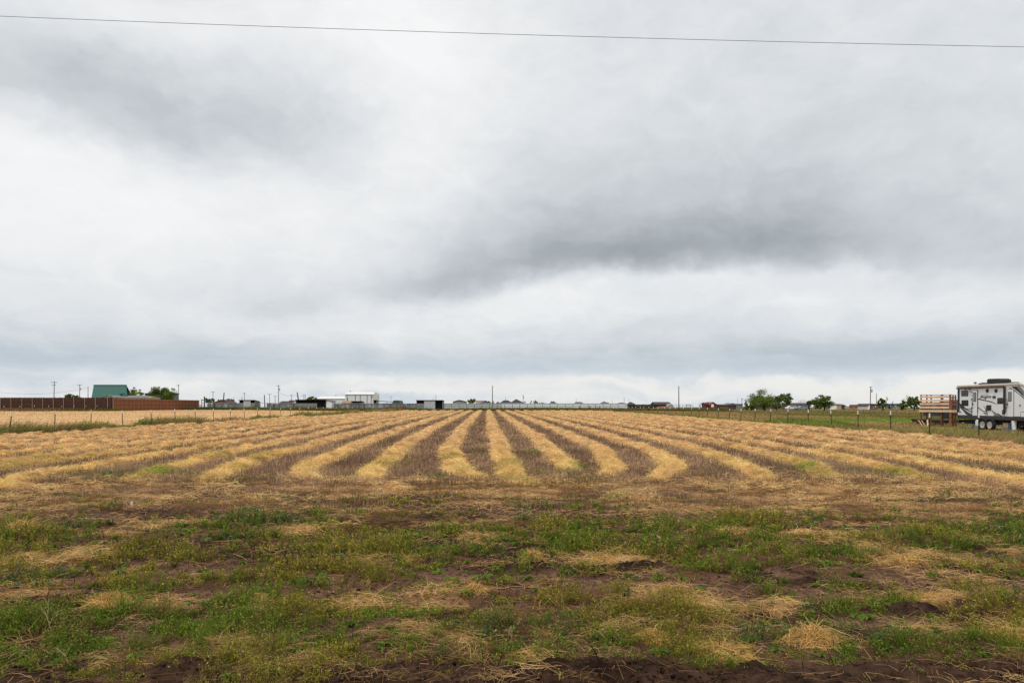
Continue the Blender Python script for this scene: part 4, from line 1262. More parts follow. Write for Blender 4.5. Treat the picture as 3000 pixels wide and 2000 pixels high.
def gable_front(name, label, cat_, px0, px1, pya, pye, Z, depth, wall, roof, base=0.0, apex=None, doors=(), over=.3):
    x0, x1, za, ze = WX(px0, Z), WX(px1, Z), WZ(pya, Z), WZ(pye, Z)
    c = (x0 + x1) / 2; xa = (WX(apex, Z) if apex else c) - c
    e = thing(name, label, cat_, (c, Z, base)); za -= base; ze -= base
    a, b = x0 - c, x1 - c
    MB().prism([(a, 0, -.2), (b, 0, -.2), (b, 0, ze), (xa, 0, za - .05), (a, 0, ze)], (0, depth, 0)).build('wall', wall, e)
    for s, q in ((-1, a), (1, b)):
        sl = (za - ze) / abs(xa - q)
        MB().prism([(xa, -over, za), (q + s * over, -over, ze - sl * over), (q + s * over, -over, ze - sl * over + .14), (xa, -over, za + .14)], (0, depth + 2 * over, 0)).build('roof', roof, e)
    for (p0, p1, y0, y1, nm, m) in doors:
        MB().box(WX(p0, Z) - c, WX(p1, Z) - c, -.07, -.004, WZ(y1, Z) - base, WZ(y0, Z) - base).build(nm, m, e)
    return e
def hip(label, px0, px1, pr0, pr1, pyr, pye, Z, wall, roof, base=0.0, name='house', extra=(), gable=None):
    x0, x1, zr, ze = WX(px0, Z), WX(px1, Z), WZ(pyr, Z) - base, WZ(pye, Z) - base
    c = (x0 + x1) / 2; a, b = x0 - c, x1 - c; r0, r1 = WX(pr0, Z) - c, WX(pr1, Z) - c
    dp = (b - a) * .75
    e = thing(name, label, 'house', (c, Z, base))
    MB().box(a + .4, b - .4, .4, dp - .4, -.2, ze - .03).build('wall', wall, e)
    o = MB().add([(a, 0, ze), (b, 0, ze), (b, dp, ze), (a, dp, ze), (r0, dp / 2, zr), (r1, dp / 2, zr)], [(0, 1, 5, 4), (1, 2, 5), (2, 3, 4, 5), (3, 0, 4), (0, 3, 2, 1)]).build('roof', roof, e)
    for (p0, p1, y0, y1, nm, m) in extra:
        MB().box(WX(p0, Z) - c, WX(p1, Z) - c, dp * .3, dp * .3 + .8, WZ(y1, Z) - base, WZ(y0, Z) - base).build(nm, m, o)
    if gable:
        g0, g1, gy = gable
        ga, gb, gzv = WX(g0, Z) - c, WX(g1, Z) - c, WZ(gy, Z) - base
        MB().prism([(ga, -.6, ze), (gb, -.6, ze), ((ga + gb) / 2, -.6, gzv)], (0, dp * .5, 0)).build('gable', roof, e)
    return e
WM, GM, DK = M['whitemetal'], M['greymetal'], M['dark']
# green roofed barn: steep double pitched roof
def green_barn():
    Z = 232.0; dp = 4.4
    x0, x1 = WX(267, Z), WX(373.5, Z); r0, r1 = WX(274.5, Z + dp / 2), WX(370.5, Z + dp / 2)
    c = (x0 + x1) / 2; ze, zr = WZ(1171, Z), WZ(1129, Z + dp / 2)
    e = thing('barn', 'big barn with a steep dark green metal roof behind the board fences', 'barn', (c, Z, 0))
    a, b = x0 - c, x1 - c; p, q = r0 - c, r1 - c
    MB().add([(a + .5, .3, -.3), (b - .5, .3, -.3), (b - .5, dp - .3, -.3), (a + .5, dp - .3, -.3), (a + .5, .3, ze), (b - .5, .3, ze), (b - .5, dp - .3, ze), (a + .5, dp - .3, ze), (p + .5, dp / 2, zr - .4), (q - .5, dp / 2, zr - .4)],
             [(0, 1, 5, 4), (2, 3, 7, 6), (1, 2, 6, 9, 5), (3, 0, 4, 8, 7), (0, 3, 2, 1), (4, 5, 9, 8), (6, 7, 8, 9)]).build('wall', M['brownroof'], e)
    for y0 in (-.2, dp + .2):
        MB().prism([(a, y0, ze - .6), (b, y0, ze - .6), (q, dp / 2, zr), (p, dp / 2, zr)], (0, .02, .14)).build('roof', M['green_metal'], e)
    MB().box(b - .1, b + .25, -.1, .4, ze - 1, ze + 2.8).build('downpipe', M['iron'], e)
    MB().box(p, q, dp / 2 - .2, dp / 2 + .25, zr + .13, zr + .28).build('ridge_cap', M['green_metal'], e)
green_barn()
gable_side('house', 'low house with grey shingle roof and white eaves before the green barn', 'house', 322, 434, 1159, 1164.5, 198, 7, M['tanwall'], M['shingle'], doors=((322, 434, 1165.2, 1167.2, 'fascia', M['white']),), inset0=2, inset1=2.5)
gable_front('shed', 'small pale gabled shed end left of the grey shingle roof', 'shed', 297, 336, 1158.5, 1164.2, 196, 5, M['metal_pale'], M['shingle'], apex=316)
gable_side('building', 'grey flat building half hidden behind the big dark green tree', 'building', 424, 492, 1150.5, 1153, 250, 8, M['weathered'], M['greydark'])
gable_front('house', 'brown roofed house beside the thick leaning post', 'house', 627, 664, 1171, 1179, 262, 9, M['brick'], M['brownroof'], apex=648)
hip('low house with grey hipped roof right of the transformer pole', 815, 850, 822, 842, 1174.5, 1180, 330, M['creamwall'], M['greydark'])
gable_front('house', 'small white gabled house left of the black open shed', 'house', 857, 872, 1173, 1179, 265, 8, M['white'], M['shingle'])
hip('reddish brown roofed house between grey roof and white gable', 842, 862, 846, 858, 1171.5, 1179, 300, M['brick'], M['brownroof'])

def open_shed(label, Z, px0, px1, pyt, opens, panels, base=0.0, dp=4.0, slope=.5):
    """lean-to with a dark open front; opens: (p0,p1,y0,y1 kick board or None); panels: (p0,p1,material,pytop)"""
    x0, x1, zt = WX(px0, Z), WX(px1, Z), WZ(pyt, Z) - base
    c = (x0 + x1) / 2; a, b = x0 - c, x1 - c
    e = thing('open_shed', label, 'shed', (c, Z, base))
    MB().box(a, b, dp - .1, dp, -.2, zt - slope).build('back_wall', DK, e)
    for q in (a, b - .1): MB().prism([(q, 0.0, -.2), (q, dp - .11, -.2), (q, dp - .11, zt - slope - .02), (q, 0.0, zt - .02)], (.1, 0, 0)).build('side_wall', M['weathered'], e)
    MB().prism([(a - .15, -.3, zt + .04), (b + .15, -.3, zt + .04), (b + .15, dp + .2, zt - slope), (a - .15, dp + .2, zt - slope)], (0, 0, .1)).build('roof', M['dark'], e)
    MB().box(a, b, .12, .2, -.2, .0).build('sill', M['weathered'], e)
    MB().box(a + .12, b - .12, .3, dp - .12, .0, .05).build('floor', DK, e)
    MB().box(a + .11, b - .11, 1.0, 1.1, .05, zt - slope * .4).build('shade_sheet', DK, e)  # near-black sheet added so the open front reads as deep shade
    for (p0, p1, m, yt) in panels:
        MB().box(WX(p0, Z) - c, WX(p1, Z) - c, -.08, -.01, -.2, (WZ(yt, Z) - base)).build('panel', m, e)
    return e
open_shed('dark loafing shed with a pale front panel behind the corral fence', 200.5, 701, 747, 1172.5, (), [(713.5, 734.5, GM, 1173.5), (701.2, 713.4, M['weathered'], 1180), (734.6, 746, M['weathered'], 1180)])
open_shed('long black open shed with a white end panel left of the white barn', 200, 866, 956, 1171.5, (), [(867, 929, M['weathered'], 1181)], slope=.3)
gable_front('shed', 'narrow white panelled shed end right of the black open shed', 'shed', 955.8, 972, 1171.5, 1175, 199, 4, M['white'], M['weathered'], apex=957)
gable_side('building', 'long low white metal building left of the tall white barn', 'building', 931, 1011, 1161.3, 1167.2, 268, 9, WM, M['whiteroof'], doors=((931, 1011, 1167.4, 1168.3, 'fascia', M['white']),))
def white_barn():
    Z = 255.0
    x0, x1 = WX(1011, Z), WX(1094, Z); c = (x0 + x1) / 2
    zr, ze = WZ(1148.7, Z), WZ(1154.7, Z)
    e = thing('barn', 'tall white metal barn with dark vertical trim lines', 'barn', (c, Z, 0)); a, b = x0 - c, x1 - c; dp = 10
    MB().prism([(a, 0, -.2), (a, dp, -.2), (a, dp, ze), (a, dp / 2, zr - .1), (a, 0, ze)], (b - a, 0, 0)).build('wall', WM, e)
    for y0, y1 in ((-.35, dp / 2), (dp + .35, dp / 2)):
        MB().prism([(a - .3, y0, ze - .05), (b + .3, y0, ze - .05), (b + .3, y1, zr), (a - .3, y1, zr)], (0, 0, .13)).build('roof', M['whiteroof'], e)
    for px in (1017, 1041.3, 1055.4, 1075.5, 1087.6):
        MB().box(WX(px, Z) - c - .09, WX(px, Z) - c + .09, -.06, -.005, 0, ze - .25).build('trim', M['rvskirt'], e)
    xr = WX(1103, Z) - c
    MB().prism([(b + .02, -.2, -.2), (xr, 1.5, -.2), (xr, 1.5, ze + .05), ((b + xr) / 2 + .1, .7, zr + .1), (b + .02, -.2, ze)], (0, 4, 0)).build('wing', M['white'], e)
    MB().box(WX(1090, Z) - c, WX(1092, Z) - c, -.3, -.07, WZ(1164, Z), WZ(1161.5, Z)).build('lamp', M['iron'], e)
    MB().lathe([(.14, 0), (.14, .5), (.3, .55), (.05, .85)], (WX(1017, Z) - c, dp / 2, zr + .1), 10).build('vent', GM, e)
white_barn()
gable_side('shed', 'low shed with a tan roof in front of the tall white barn', 'shed', 1001, 1026, 1174.5, 1180.5, 222, 4, M['tanwall'], M['metal_brown'], over=.15)
open_shed('low black lean to in front of the tall white barn', 224, 1026, 1061, 1175.8, (), [], slope=.3, dp=3)
open_shed('black lean to box beside the right end of the white barn', 222, 1094, 1103, 1172.6, (), [], slope=.2, dp=3)
def sloped_roof():
    Z = 228.0
    e = thing('lean_to', 'long dark sloping lean to roof right of the white barn', 'lean to', (0, Z, 0))
    p = [(WX(1103, Z), 0, WZ(1172.8, Z)), (WX(1162, Z), 0, WZ(1177.6, Z)), (WX(1162, Z), 0, WZ(1178.6, Z)), (WX(1103, Z), 0, WZ(1174.4, Z))]
    MB().prism(p, (0, 4, 0)).build('roof', M['rust_pipe'], e)
    for px in (1106, 1133, 1159): MB().bar((WX(px, Z), .3, -.2), (WX(px, Z), .3, WZ(1173.2 + (px - 1103) * .081, Z) - .05), .08, None, 6).build('post', M['rust_pipe'], e)
sloped_roof()
def quonset():
    Z = 300.0; x0, x1 = WX(1149, Z), WX(1172, Z); c = (x0 + x1) / 2; w = (x1 - x0) / 2; h = WZ(1172, Z)
    e = thing('quonset_hut', 'dark green rounded metal hut right of the white barn', 'hut', (c, Z, 0))
    pts = [(-w, 0, -.2)] + [(w * -math.copysign(abs(math.cos(t)) ** .45, math.cos(t)), 0, h * (.55 + .45 * math.sin(t))) for t in [math.pi * k / 10 for k in range(11)]] + [(w, 0, -.2)]
    MB().prism(pts, (0, 9, 0)).build('shell', M['greygreen'], e)
    MB().box(-w * .35, w * .35, -.06, -.005, -.1, h * .6).build('door', M['iron'], e)
M['greygreen'] = mat('dark_green_sheet', (.04, .055, .045), .6)
quonset()
def implement(px0, px1, label, Z=192):
    e = thing('farm_implement', label, 'farm implement', ((WX(px0, Z) + WX(px1, Z)) / 2, Z, 0)); L = WX(px1, Z) - WX(px0, Z)
    b = MB(); b.plank((-L / 2, 0, 1.0), (L / 2, 0, .95), .14, .16).plank((-L / 2, 1.6, .95), (L / 2, 1.6, 1.0), .14, .16)
    for k in range(5): b.plank((-L / 2 + L * k / 4, .08, .985), (-L / 2 + L * k / 4, 1.52, .985), .1, .1)
    b.build('frame', M['rust'], e)
    for k in range(9):
        x = -L / 2 + L * (k + .5) / 9
        MB().bar((x, -.12, 1.0), (x + .15, -.35, .5), .035, .03, 6).bar((x + .15, -.35, .5), (x - .05, -.28, .12), .03, .02, 6).build('tine', M['rust'], e)
    for x in (-L * .38, L * .4):
        w = MB().lathe([(.38, -.1), (.42, -.06), (.42, .06), (.38, .1)], (x, .8, .42), 16, 'y').build('wheel', M['tyre'], e)
        MB().lathe([(.2, -.12), (.2, .12)], (x, .8, .42), 12, 'y').build('rim', M['rust'], w)
    MB().bar((0, 0, 1.0), (L * .1, .8, 1.75), .05, .04, 6).bar((L * .1, .8, 1.75), (0, 1.6, 1.0), .05, .04, 6).build('mast', M['rust'], e)
implement(1128, 1152, 'rusty red brown farm implement before the grey corral, left one')
implement(1156, 1183, 'rusty red brown farm implement before the grey corral, right one beside a post')
c = thing('fence_post', 'dark wooden post at the right end of the rusty implements', 'fence post', (WX(1188, 190), 190, 0))
MB().bar((0, 0, -.3), (0, 0, 1.5), .1, .09, 8).box(-.02, .02, -.13, -.105, .3, 1.2).build('shaft', M['pole'], c)
open_shed('small shed with white middle panel between two black openings', 198, 1220, 1297, 1173, (), [(1242.5, 1275, GM, 1173.8), (1220.3, 1242.3, M['weathered'], 1181.5), (1257, 1274.5, M['weathered'], 1182)][:2], slope=.3)
gable_front('barn', 'grey metal barn with a shallow gable behind the pipe fence', 'barn', 1327, 1362.5, 1172, 1176.3, 330, 12, M['weathered'], M['greydark'])
gable_side('house', 'pale grey roofed house behind the small brown roofs near the middle', 'house', 1395, 1424, 1173.2, 1181, 345, 10, GM, M['shingle'])
hip('small brown hipped roof left of the tall bare pole', 1404, 1436, 1420, 1424, 1173.3, 1180.7, 320, M['brick'], M['greydark'], gable=(1423, 1441, 1173.6))
hip('wide dark hipped roof left of the biggest one', 1462, 1504, 1476, 1488, 1171.8, 1181, 300, M['brick'], M['greydark'])
hip('biggest dark hipped roof near the middle of the skyline', 1492, 1538, 1511, 1514, 1168.8, 1181, 290, M['brick'], M['greydark'])
hip('dark peaked roof with a small chimney right of the little trees', 1608, 1633, 1620, 1623, 1175, 1181.8, 320, M['brick'], M['greydark'], extra=((1614, 1616.5, 1174.5, 1180, 'chimney', M['greydark']),))
hip('brown roof with a flat ridge in the middle of the white wall', 1681, 1713, 1688, 1704, 1177, 1182.3, 320, M['brick'], M['brownroof'])
hip('faint tan low roof left of the flat ridged brown one', 1652, 1680, 1658, 1672, 1181, 1183.2, 420, M['tanwall'], M['metal_pale'])
hip('dark roof with a stepped right side above the white wall', 1757, 1789, 1769, 1773, 1176, 1182.5, 310, M['brick'], M['greydark'], gable=(1772, 1788, 1178.2))
hip('low dark roof just left of the white wall end', 1806, 1838, 1818, 1826, 1178.5, 1182.3, 310, M['brick'], M['greydark'])
hip('dark roof just right of the white wall end', 1838, 1863, 1847, 1851, 1177, 1183.5, 330, M['brick'], M['greydark'])
gable_side('house', 'purple brown roofed house behind the long dark fence', 'house', 1920, 1965, 1177.6, 1184, 300, 9, M['brick'], M['brownroof'], doors=())
def trailer_home(label, px0, px1, pyt, Z, m, roof):
    e = thing('mobile_home', label, 'mobile home', ((WX(px0, Z) + WX(px1, Z)) / 2, Z, 0)); w = (WX(px1, Z) - WX(px0, Z)) / 2; h = WZ(pyt, Z)
    MB().box(-w, w, 0, 4, .4, h - .25).build('body', m, e, .05)
    MB().prism([(-w - .15, -.1, h - .24), (-w - .15, 4.1, h - .24), (-w - .15, 2, h)], (2 * w + .3, 0, 0)).build('roof', roof, e)
    for k in (-.6, -.1, .5): MB().box(w * k - .5, w * k + .5, -.05, -.003, h * .45, h * .75).build('window', M['glass'], e)
trailer_home('white mobile home left of small trees behind the white wall', 1534, 1571, 1179.3, 330, M['creamwall'], M['whiteroof'])
def dark_fence():
    Z = 205.0
    e = thing('board_fence', 'long low blackish board fence right of the white wall', 'fence', (0, Z, 0)); rnd = random.Random(3)
    b = MB(); x = WX(1839, Z)
    while x < WX(1968, Z):
        w = .28; b.box(x, x + w - .015, 0, .03, -.1, WZ(1184.2, Z) + rnd.uniform(-.04, .04)); x += w
    b.build('boards', M['wood_black'], e)
    for px in range(1840, 1968, 21): MB().bar((WX(px, Z), -.09, -.2), (WX(px, Z), -.09, WZ(1183.4, Z)), .07, None, 6).build('post', M['iron'], e)
    MB().box(WX(1839, Z), WX(1968, Z), -.06, -.01, 1.1, 1.2).build('rail', M['iron'], e)
M['wood_black'] = mat('blackish_boards', (.028, .020, .020), .85, var=.5, scale=.6)
dark_fence()
def dirt_pile():
    Z = 196.0; cx = WX(1942, Z); b = MB()
    n, k = 20, 6; vs = []; rnd = random.Random(5)
    for j in range(k + 1):
        for i in range(n):
            t = 2 * math.pi * i / n; r = (1 - j / k) * (1 + rnd.uniform(-.12, .12))
            vs.append((math.cos(t) * r * 4.6, math.sin(t) * r * 3, 1.35 * (1 - (1 - j / k) ** 1.6) + rnd.uniform(-.06, .06) - .05))
    fs = [(j * n + i, j * n + (i + 1) % n, (j + 1) * n + (i + 1) % n, (j + 1) * n + i) for j in range(k) for i in range(n)]
    b.add(vs, fs)
    tag(b.build('dirt_pile', M['dirt'], None, 0, True, (cx, Z, 0)), 'reddish brown dirt pile in front of the long blackish fence', 'dirt pile')
dirt_pile()
def tank():
    Z = 198.0; e = thing('tank', 'round pale topped tank at the right end of the blackish fence', 'tank', (WX(1964, Z), Z, 0))
    MB().lathe([(.75, -1.0), (.92, -.9), (.92, .9), (.75, 1.0)], (0, 1, 1.15), 18, 'y').build('shell', M['metal_pale'], e)
    for y in (.45, 1.5): MB().box(-.8, .8, y, y + .15, -.1, .38).build('cradle', M['iron'], e)
tank()
def paddock():
    Z = 260.0; e = thing('pipe_fence', 'thin pale rail paddock fence right of the tall bare pole', 'fence', (0, Z, 0))
    for py in (1184.7, 1188): MB().bar((WX(1972, Z), 0, WZ(py, Z)), (WX(2032, Z), 0, WZ(py, Z)), .05, None, 6).build('rail', M['metal_pale'], e)
    for px in range(1973, 2034, 9): MB().bar((WX(px, Z), .11, -.2), (WX(px, Z), .11, WZ(1184.3, Z)), .05, None, 6).build('post', M['metal_pale'], e)
    Z2 = 250.0; e = thing('pipe_gate', 'dark square gate frame in the pale paddock fence', 'gate', (0, Z2, 0))
    for px in (2012, 2022): MB().bar((WX(px, Z2), 0, -.2), (WX(px, Z2), 0, WZ(1185, Z2)), .1, None, 6).build('post', M['iron'], e)
    MB().bar((WX(2011, Z2), 0, WZ(1185, Z2)), (WX(2023, Z2), 0, WZ(1185, Z2)), .1, None, 6).build('beam', M['iron'], e)
paddock()
gable_front('barn', 'small red barn with a white door under a peaked roof', 'barn', 2080, 2099, 1178, 1184.5, 270, 9, M['redbarn'], M['redroof'] if 'redroof' in M else M['cred'], doors=((2083.5, 2091, 1183.5, 1192, 'door', M['white']),))
gable_side('shed', 'low red shed wing left of the red barn', 'shed', 2066, 2080, 1179.5, 1183, 272, 5, M['redbarn'], M['redbarn'])
hip('dark brown house with low roof left of the round bush', 2136, 2161, 2146, 2152, 1180.5, 1186, 265, M['brownroof'], M['greydark'])
gable_side('house', 'brick house with low roof between red barn and dark brown house', 'house', 2110, 2137, 1184.5, 1187.5, 275, 7, M['brick'], M['brownroof'])
hip('far grey roof above the brick house', 2125, 2144, 2131, 2138, 1180, 1183.5, 330, M['brick'], M['shingle'])
gable_side('building', 'grey shed building right of the dark brown house', 'building', 2159, 2176, 1182.5, 1184, 290, 6, M['weathered'], M['shingle'])
gable_side('house', 'brown roofed low house behind the two big trees at right', 'house', 2222, 2330, 1183, 1187.5, 262, 8, M['brick'], M['brownroof'], doors=((2240, 2246, 1187.9, 1191, 'window', M['glass']), (2302, 2308, 1187.9, 1191, 'window', M['glass'])))
gable_side('house', 'brown low house with tan gable behind the parked cars', 'house', 2321, 2372, 1180.5, 1185, 268, 8, M['tanwall'], M['brownroof'], doors=((2328, 2334, 1186, 1191, 'window', M['glass']), (2344, 2350, 1186, 1191, 'window', M['glass'])))
gable_side('house', 'white walled house at the right foot of the wide windblown tree', 'house', 2430, 2451, 1182.5, 1185, 268, 6, M['white'], M['shingle'], doors=((2436, 2439, 1187, 1190, 'window', M['glass']),))
gable_side('house', 'tan house with a dark annex right of the wide windblown tree', 'house', 2448, 2465, 1182, 1184.5, 272, 6, M['tanwall'], M['tanwall'])
gable_side('house', 'dark annex roof at the right end of the tan house', 'house', 2463, 2476, 1184, 1188, 276, 6, M['brownroof'], M['greydark'])
gable_side('building', 'far pale blue hall left of the shipping containers', 'building', 2478, 2508, 1186.5, 1189, 520, 12, GM, M['whiteroof'])
def container(px0, px1, m, label, Z=300):
    e = thing('shipping_container', label, 'container', ((WX(px0, Z) + WX(px1, Z)) / 2, Z, 0)); w = (WX(px1, Z) - WX(px0, Z)) / 2; h = 1.76
    MB().box(-w + .05, w - .05, .05, 6, .15, h - .05).build('body', m, e)
    b = MB()
    for x in (-w, w - .12):
        b.box(x, x + .12, -.02, .1, .1, h)
    b.box(-w + .121, w - .121, -.02, .1, h - .12, h).box(-w + .121, w - .121, -.02, .1, .1, .22)
    b.build('frame', m, e)
container(2507.6, 2517.8, M['cred'], 'faded red shipping container touching a blue one')
container(2518.2, 2526.8, M['cblue'], 'dark blue shipping container touching a red one')
gable_front('house', 'red brick house with white gable end near the transformer pole', 'house', 2543, 2551, 1183, 1187, 262, 8, M['white'], M['brownroof'])
gable_side('house', 'long red brick house right of the transformer pole', 'house', 2550, 2571, 1182.8, 1184, 264, 8, M['brick'], M['brownroof'], doors=((2564, 2567, 1188.5, 1192, 'door', M['white']),))
gable_side('house', 'grey blue house behind the small pointed conifer', 'house', 2598, 2640, 1182.5, 1186, 300, 8, M['weathered'], M['greydark'], doors=((2606, 2610, 1187, 1190, 'window', M['white']), (2622, 2626, 1187, 1190, 'window', M['white'])))

def car(px, Z, m, label, L=4.6, face=1):
    e = thing('parked_car', label, 'car', (WX(px, Z), Z, 0)); s = face
    prof = [(-.5, .32), (.5, .32), (.5, .62), (.47, .78), (.27, .88), (.13, 1.32), (-.22, 1.38), (-.38, .98), (-.49, .90)]
    MB().prism([(x * L * s, 0, z) for x, z in prof], (0, 1.75, 0)).build('body', m, e, .04)
    MB().prism([(x * L * s, -.008, z) for x, z in [(.23, .92), (.115, 1.26), (-.02, 1.30), (-.02, .94)]], (0, .007, 0)).build('window', M['glass'], e)
    MB().prism([(x * L * s, -.008, z) for x, z in [(-.04, .94), (-.04, 1.30), (-.20, 1.31), (-.33, .98)]], (0, .007, 0)).build('window', M['glass'], e)
    for x in (-.31, .31):
        for y in (-.03, 1.56):
            w = MB().lathe([(.28, 0), (.33, .03), (.33, .19), (.28, .22)], (x * L, y, .33), 16, 'y').build('wheel', M['tyre'], e)
            MB().lathe([(.19, -.01), (.19, .23)], (x * L, y, .33), 12, 'y').build('rim', M['alloy'], w)
car(2325, 232, M['white'], 'white parked car left of the pale blue one')
car(2341, 236, M['cargrey'], 'silver parked car between the white and the pale blue one', 4.0)
car(2354, 230, M['carblue'], 'pale blue parked car nearest the windblown trees', 4.8, -1)
# ------------------------------------------------------------------ trees
def crown_mesh(cl, n_leaf, size, col, seed, sparse=0.0):
    """leaf-sized faces clustered round clump centres; cl: (x,y,z,r)"""
    parts = []
    cl = np.array(cl); tot = (cl[:, 3] ** 2).sum()
    for (x, y, z, r) in cl:
        n = int(n_leaf * 1.6 * r * r / tot) + 4
        v = rvec(n) * (rng.random(n) ** .45)[:, None] * r
        v[:, 2] *= .72
        P = np.array([[x, y, z]]) + v
        base = np.array(col) * rng.uniform(.62, 1.38)
        base = base * np.array([rng.uniform(.85, 1.2), 1, rng.uniform(.8, 1.15)])
        C = np.clip(base[None] * (1 + rng.normal(0, .25, (n, 1))), .004, .6)
        parts.append(leaves(P, size * rng.uniform(.6, 1.3, n), C, .65))
    return cat(parts)
def tree(label, px0, px1, pyt, pyb, Z, col, seed, nc=34, nl=2600, ls=.30, trunk_px=None, gap=.0, shape='round', m=None, base=None, fork=3, group='trees on the skyline', lean=0.0, low=.22):
    rnd = random.Random(seed)
    x0, x1, zt = WX(px0, Z), WX(px1, Z), WZ(pyt, Z)
    zb = 0.0 if base is None else base
    cx = (x0 + x1) / 2; W = (x1 - x0) / 2; H = zt - zb
    low = max(low, min(.8, (WZ(pyb, Z) - zb) / H * .92))
    tx = (WX(trunk_px, Z) if trunk_px else cx + rnd.uniform(-.1, .1) * W) - cx
    e = thing('tree', label, 'tree', (cx, Z, zb), 0, group)
    cl = []; tries = 0
    lobes = [(rnd.uniform(-.75, .75), rnd.uniform(-.6, .6), rnd.uniform(low + .1, .95)) for _ in range(7 if W > 3 else 4)]
    while len(cl) < nc and tries < 4000:
        tries += 1
        u, v, w = rnd.uniform(-1, 1), rnd.uniform(-1, 1), rnd.uniform(low, 1)
        q = (w - low) / (1 - low)
        wid = {'round': math.sqrt(max(0, 1 - (2 * q - 1) ** 2)) * .95 + .08, 'wide': min(1, .45 + q * 1.1) * math.sqrt(max(0, 1 - max(0, q - .35) ** 2 / .46)), 'cone': 1.05 * (1 - q), 'bush': math.sqrt(max(0, 1 - q * q))}[shape]
        if u * u + v * v > wid * wid: continue
        lb = min(lobes, key=lambda l: (l[0] - u) ** 2 + (l[1] - v) ** 2 + 1.5 * (l[2] - w) ** 2)
        if shape in ('round', 'wide'):
            t_ = rnd.uniform(.05, .5); u += (lb[0] - u) * t_; v += (lb[1] - v) * t_; w += (lb[2] - w) * t_ * .8; q = (w - low) / (1 - low)
        r = rnd.uniform(.15, .28) * W * (.75 + .4 * wid)
        cl.append((u * W * 1.06 + lean * q * W, v * W * .8, w * H - r * .45, r))
    tr = max(.09, .045 * H)
    b = MB()
    h0 = H * rnd.uniform(.16, .26)
    b.bar((tx, 0, -.3), (tx * .95, 0, h0), tr * 1.25, tr, 9)
    limbs = []
    for k in range(fork):
        a = 2 * math.pi * (k + rnd.random() * .5) / fork
        p = Vector((tx * .95, 0, h0)); q = Vector((tx * .5 + math.cos(a) * W * .35, math.sin(a) * W * .3, H * rnd.uniform(.48, .62)))
        mpt = p.lerp(q, .5) + Vector((math.cos(a) * W * .06, 0, H * .02))
        b.bar(p, mpt, tr * .75, tr * .55, 7).bar(mpt, q, tr * .55, tr * .38, 7)
        limbs.append((mpt, q))
    for c in cl:
        cv = Vector(c[:3])
        mp, q = min(limbs, key=lambda l: (l[1] - cv).length)
        st = mp.lerp(q, rnd.uniform(.4, 1))
        b.bar(st, st.lerp(cv, .6) + Vector((0, 0, -.05 * H * rnd.random())), tr * .3, tr * .18, 5).bar(st.lerp(cv, .6), cv, tr * .18, tr * .07, 5)
    b.build('trunk', m or M['bark'], e)
    link('crown', np_mesh('crown', *crown_mesh(cl, nl, ls, col, seed), M_LEAF), e)
    return e
DG = (.125, .180, .036); MG = (.175, .235, .045); LG = (.16, .20, .055); YG = (.30, .36, .08)
tree('low round bush showing over the dark board fence', 187, 234, 1151, 1165, 205, DG, 1, 40, 2600, .3, shape='bush', low=.3)
tree('light green airy tree right of the green barn', 377, 419, 1127, 1170, 235, YG, 2, 30, 1700, .3)
tree('big dark dense tree above the red brown fence', 430, 518, 1128, 1172, 215, DG, 3, 70, 5200, .32, shape='wide', low=.3)
tree('small green tree low on the red brown fence before the green roof', 335, 372, 1150, 1172, 200, DG, 17, 16, 700, .25, low=.6)
tree('round bluish green tree behind the pipe gate', 602, 626, 1162, 1181, 285, DG, 4, 24, 1100, .35)
tree('bushy green tree right of the brown roof and leaning post', 659, 684, 1166, 1180, 280, MG, 5, 26, 1200, .35)
tree('wind bent little palm like tree right of the loafing shed', 747, 760, 1172, 1181, 300, MG, 6, 10, 260, .4, low=.6)
tree('tiny tree beside the leaning post and brown roof', 635, 643, 1166, 1180, 300, MG, 7, 8, 200, .35, low=.5)
tree('pale green bushy tree behind the long black shed', 898, 932, 1160.5, 1172, 290, LG, 8, 34, 1900, .35, shape='bush', low=.35)
tree('round green tree behind the pipe fence near the middle', 1371, 1397, 1166.5, 1182, 300, MG, 9, 34, 1800, .33, low=.1)
tree('small dark conifer close right of the tall bare pole', 1441, 1449, 1171, 1182, 300, (.03, .045, .022), 10, 16, 500, .35, shape='cone', low=.1)
tree('taller dark conifer right of the tall bare pole', 1454, 1463, 1168, 1182, 300, (.03, .045, .022), 11, 18, 600, .35, shape='cone', low=.1)
tree('tiny tree right of the biggest dark roof', 1533, 1541, 1172, 1182, 310, MG, 12, 8, 240, .35)
tree('slim little tree left of the loose yellowish tree over the white wall', 1553, 1559, 1171.5, 1182, 310, MG, 13, 8, 220, .35)
tree('loose leafy tree over the white wall near the mobile home', 1562, 1576, 1170, 1182, 305, MG, 14, 16, 600, .35)
tree('low dark bushes behind the white wall left of the peaked roof', 1575, 1593, 1178.5, 1182.5, 305, DG, 15, 16, 500, .35, shape='bush')
tree('two tipped small dark shrub beside the peaked roof', 1588, 1599, 1174.5, 1182, 307, DG, 16, 12, 400, .35, shape='cone')
tree('round dark green bush right of the dark brown house', 2176, 2195, 1174, 1197, 235, MG, 18, 26, 1500, .28, shape='bush', low=.05)
tree('largest tree at right with broad spreading crown', 2188, 2282, 1138.5, 1197, 215, MG, 19, 84, 4600, .30, 2240, shape='wide', low=.10, fork=5)
tree('tree with pale forked trunk beside the largest tree', 2270, 2325, 1147.5, 1197, 212, (.125, .165, .042), 20, 40, 2600, .30, 2297, low=.18, shape='wide', m=M['barkpale'])
tree('small bushy tree left of the wide windblown tree', 2360, 2381, 1168, 1197, 215, DG, 21, 26, 1300, .28, low=.1)
tree('wide windblown dark tree in the middle of the right skyline', 2378, 2443, 1153, 1198, 212, DG, 22, 58, 4200, .30, 2415, shape='wide', low=.12, fork=5)
